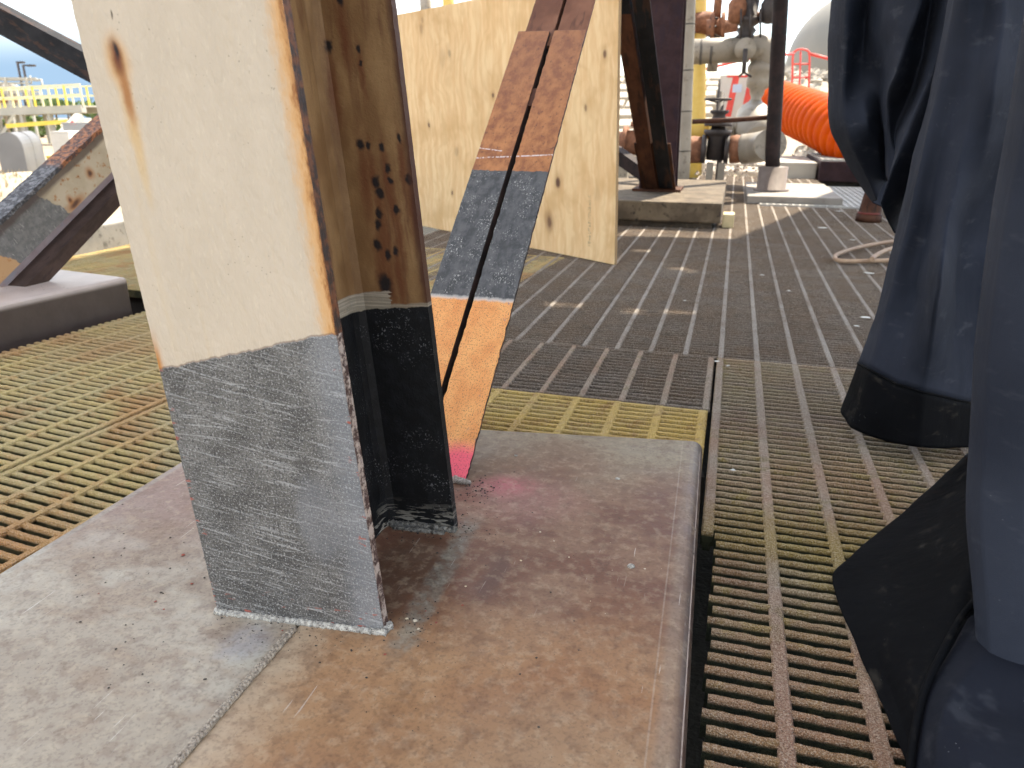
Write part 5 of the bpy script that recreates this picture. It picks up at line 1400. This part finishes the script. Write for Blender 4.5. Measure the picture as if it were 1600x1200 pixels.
# raised walkway with handrails
wk = thing('raised_walkway', 'raised pale steel walkway with cream and yellow handrails in the plant at left', 'walkway', P(60, 215, 30))
dep = 30
W0, W1 = P(-60, 177, dep + 1.5), P(131, 170, dep)
wdir = (W1 - W0); WL = wdir.length; wdir.normalize(); wn_ = Vector((-wdir.y, wdir.x, 0)).normalized()
MB().bar(W0, W1, .25, .30).build('deck_beam', M_pale, wk)
MB().bar(W0 + wn_ * 1.2, W1 + wn_ * 1.2, .25, .30).build('deck_beam', M_pale, wk)
MB().bar(W0 + wn_ * .6 + Vector((0, 0, .1)), W1 + wn_ * .6 + Vector((0, 0, .1)), 1.15, .05).build('deck', M_pale, wk)
for side in (0, 1.2):
    for hgt in (.40, .78):
        MB().bar(W0 + wn_ * side + Vector((0, 0, .15 + hgt)), W1 + wn_ * side + Vector((0, 0, .15 + hgt)), .06, .06).build('rail', M_rail, wk)
    nP = 9
    for i in range(nP):
        q = W0 + (W1 - W0) * (i / (nP - 1)) + wn_ * side
        MB().bar(q + Vector((0, 0, .1)), q + Vector((0, 0, .95)), .06, .06).build('rail_post', M_yel2 if i % 2 else M_rail, wk)
for i in range(5):
    for side in (0, 1.2):
        q = W0 + (W1 - W0) * (i / 4.0 * .9 + .05) + wn_ * side
        MB().bar((q.x, q.y, ZG - .1), (q.x, q.y, q.z - .1), .16, .16).build('leg', M_pale, wk)
L0, L1 = P(10, 197, dep), P(105, 190, dep)
MB().bar(L0, L1, .14, .16).build('cross_beam', M_yel2, wk)
MB().bar(P(2, 212, dep), P(22, 178, dep), .12, .12).build('knee_brace', M_pale, wk)
MB().bar(P(92, 213, dep - 2), P(122, 180, dep - 1), .22, .16).build('stair_stringer', M_pale, wk)
MB().bar(P(96, 214, dep - 2.5), P(126, 182, dep - 1.5), .22, .16).build('stair_stringer', M_pale, wk)

rnd = random.Random(31)
for i in range(9):
    px = -6 + i * 4.6 + rnd.uniform(-1, 1); dp = 38 + rnd.uniform(0, 5)
    t, bt = P(px, rnd.uniform(124, 140), dp), P(px + 4, 176, dp)
    vs_ = thing('process_vessel', 'slim pale process column, number %s from the left in the far cluster' % ('one', 'two', 'three', 'four', 'five', 'six', 'seven', 'eight', 'nine')[i], 'vessel', (bt.x, bt.y, ZG), 'slim process columns behind the walkway')
    r_ = rnd.uniform(.05, .13)
    MB().lathe((bt.x, bt.y, ZG - .1), (0, 0, 1), [(0, r_), (t.z - ZG - .3, r_), (t.z - ZG - .2, r_ * 1.5), (t.z - ZG - .1, r_ * 1.5), (t.z - ZG, r_ * .5)], 10).build('shell', rnd.choice([M_pale, M_grey, M_rust, M_ins]), vs_)
    MB().tube([(bt.x, bt.y, t.z - .35), (bt.x + .5, bt.y, t.z - .35)], .03, 6).build('branch', M_pale, vs_)

for (x0, y0, x1, y1, ax, lb_) in ((27, 97, 42, 172, 33, 'taller left lamp post on the skyline'), (36, 102, 50, 172, 50, 'right lamp post with longer arm on the skyline')):
    t, bt = P(x0, y0, 48), P(x1, y1, 48)
    lp = thing('lamp_post', lb_, 'lamp post', (bt.x, bt.y, ZG), 'lamp posts on the skyline')
    MB().tube([(bt.x + (bt.x - t.x) * .35, bt.y, ZG - .1), bt, t], [.11, .09, .07], 8).build('mast', M_drk, lp)
    arm = MB().tube([t, P(ax, y0 + .5, 48)], .05, 6).build('arm', M_drk, lp)
    MB().box(tuple(P(ax, y0 + .5, 48) - Vector((.3, .12, .06))), tuple(P(ax, y0 + .5, 48) + Vector((.2, .12, .06)))).build('lamp_head', M_drk, arm)

# shrubs beyond the walkway
bL = NB('leaf green'); pL = bL.pos()
M_leaf = bL.out(bL.mix(bL.ss(bL.noise(pL, 1.5, 4), .3, .7), (0.06, 0.115, 0.025, 1), (0.115, 0.17, 0.045, 1)), .7)
M_trunk = simple('trunk', (0.10, 0.075, 0.05, 1), (0.15, 0.11, 0.08, 1), 8)
def shrub(label, c, rx, rz_, sd, n=420):
    t = thing('shrub', label, 'shrub', (c.x, c.y, ZG), 'shrubs beyond the walkway'); rnd = random.Random(sd)
    m = MB()
    for _ in range(n):
        while True:
            u = Vector((rnd.uniform(-1, 1), rnd.uniform(-1, 1), rnd.uniform(-1, 1)))
            if .25 < u.length < 1: break
        q = c + Vector((u.x * rx, u.y * rx, u.z * rz_)) * (1 + .25 * mnoise.noise(u * 2.2 + Vector((sd, 0, 0))))
        s = rx * rnd.uniform(.08, .17); a1 = Vector((rnd.uniform(-1, 1), rnd.uniform(-1, 1), rnd.uniform(-1, 1))).normalized(); b1 = a1.orthogonal().normalized()
        m.add([q - a1 * s, q + b1 * s * .6, q + a1 * s, q - b1 * s * .6], [(0, 1, 2, 3)])
    m.build('crown', M_leaf, t)
    MB().tube([(c.x, c.y, ZG - .1), (c.x + .1, c.y, c.z)], [.12, .05], 7).build('trunk', M_trunk, t)
for i, (px, py, dp, rx, rz_, lb_) in enumerate(((66, 164, 62, 1.0, .55, 'small green shrub left of the second handrail bay'), (84, 164, 64, 1.1, .6, 'green shrub centred behind the walkway handrail'), (103, 166, 66, .9, .5, 'low green shrub behind the right end of the handrail'),
                                          (141, 170, 70, 1.6, .8, 'green shrub beside the column edge, right of the walkway'), (30, 200, 40, 1.0, .7, 'yellow-green shrub under the walkway near its left legs'), (62, 196, 42, 1.1, .6, 'yellow-green shrub under the middle of the walkway'))):
    shrub(lb_, P(px, py, dp), rx, rz_, 40 + i)

# soil mound with dry grass
mc = G(8, 300, ZG)
rows = []
for j in range(13):
    v = j / 12 * 2 - 1; r_ = []
    for i in range(25):
        u = i / 24 * 2 - 1; q = mc + Vector((u * 2.6, v * 1.0, 0)); f_ = max(0, 1 - (u * u + v * v))
        r_.append(Vector((q.x, q.y, ZG - .05 + .30 * f_ ** .7 * (1 + .4 * mnoise.noise(Vector((u * 4, v * 4, 0)))))))
    rows.append(r_)
struct(MB().grid(rows).build('soil_mound', M_sand, origin=(0, 0, 0)))
m = MB(); rnd = random.Random(77)
for _ in range(900):
    u, v = rnd.uniform(-1, 1), rnd.uniform(-1, 1); f_ = max(0, 1 - (u * u + v * v))
    if f_ < .05: continue
    q = mc + Vector((u * 2.6, v * 1.0, 0)); q.z = ZG - .03 + .28 * f_ ** .7
    d_ = Vector((rnd.uniform(-.6, .6), rnd.uniform(-.6, .6), 1)).normalized() * rnd.uniform(.04, .13); w_ = Vector((.012, rnd.uniform(-.01, .01), 0))
    m.add([q - w_, q + w_, q + d_], [(0, 1, 2)])
struct(m.build('dry_grass', simple('dry grass', (0.34, 0.26, 0.13, 1), (0.44, 0.36, 0.2, 1), 6)), 'stuff')

# white channel with red edge strip at far left
q0, q1 = P(-60, 372, 6.2), P(28, 350, 6.8)
cs = thing('white_channel', 'white channel with red edge strip at the far left behind the brace', 'channel', (q0 + q1) / 2)
MB().bar(q0, q1, .25, .10).build('channel_body', M_white, cs)
MB().bar(q0 + Vector((0, 0, .065)), q1 + Vector((0, 0, .065)), .10, .025).build('red_strip', M_red, cs)
q = (q0 + q1) / 2
for t in (.2, .8):
    w_ = q0.lerp(q1, t); MB().box((w_.x - .05, w_.y - .05, ZG - .05), (w_.x + .05, w_.y + .05, w_.z - .05)).build('leg', M_pale, cs)

# pipe rack behind the walkway: posts, beams and a bundle of pipes
pr = thing('pipe_rack', 'pale pipe rack with many thin pipes above the walkway at far left', 'pipe rack', P(20, 185, 36))
rnd = random.Random(12)
a0, a1 = P(-70, 150, 37), P(60, 152, 36)
for k in range(9):
    dz = Vector((0, 0, -0.55 + k * 0.17)); dy = Vector((0, 0.25 * (k % 3), 0))
    a, c = a0 + dz + dy, a0.lerp(a1, rnd.uniform(.55, .98)) + dz + dy
    MB().tube([a, c, c + Vector((0, 0, rnd.choice([-0.7, -0.4, 0.35]))),], rnd.uniform(.025, .06), 7).build('pipe', rnd.choice([M_pale, M_grey, M_rail, M_ins, M_rust]), pr)
for t in (.15, .4, .65, .9):
    q = a0.lerp(a1, t); MB().bar((q.x, q.y, ZG - .1), (q.x, q.y, q.z + .9), .10, .10).build('rack_post', M_pale, pr)
for dz in (-.45, .25, .85):
    MB().bar(a0 + Vector((0, 0.1, dz)), a1 + Vector((0, 0.1, dz)), .08, .10).build('rack_beam', M_pale, pr)

# second rusty flanged fitting and wrapped pipes between the far column and the pole
fl = thing('flanged_fitting', 'rust-orange flanged fitting with cream wrapped stub above the grey pipe', 'fitting', PY(1112, 66, 9.3))
q = PY(1104, 44, 9.3)
MB().lathe(q, (1, 0, 0.05), [(0, .09), (.05, .09), (.05, .15), (.09, .15), (.09, .09), (.16, .10), (.16, .15), (.20, .15), (.20, .07), (.34, .06)], 16).build('body', M_rust, fl)
MB().tube([q + Vector((.1, 0, 0)), q + Vector((.1, 0, -.18)), q + Vector((.1, 0, -.45))], .06, 12).build('stub', M_ins, fl)
MB().tube([q + Vector((.1, 0, 0)), q + Vector((.1, 0, .28)), q + Vector((.16, 0, .6))], .045, 10).build('riser', M_rust, fl)
m = MB()
for i in range(8):
    t = i * math.pi / 4
    m.tube([q + Vector((.035, math.cos(t) * .125, math.sin(t) * .125)), q + Vector((.115, math.cos(t) * .125, math.sin(t) * .125))], .012, 6)
m.build('bolts', M_drk, fl)
wp = thing('wrapped_pipe', 'lumpy cloth-wrapped pipe bend below the slim brown pipe', 'pipe', PY(1150, 215, 8.3))
pts = crom([PY(1128, 208, 8.4), PY(1142, 200, 8.35), PY(1158, 196, 8.3), PY(1172, 204, 8.25), PY(1180, 222, 8.2)], 26)
MB().tube(pts, [.075 + .02 * math.sin(i * 1.7) + .012 * rnd.uniform(-1, 1) for i in range(26)], 14).build('wrapping', M_ins, wp)
MB().bar((pts[0].x, pts[0].y, ZG), (pts[0].x, pts[0].y, pts[0].z), .05, .05).build('stand', M_drk, wp)
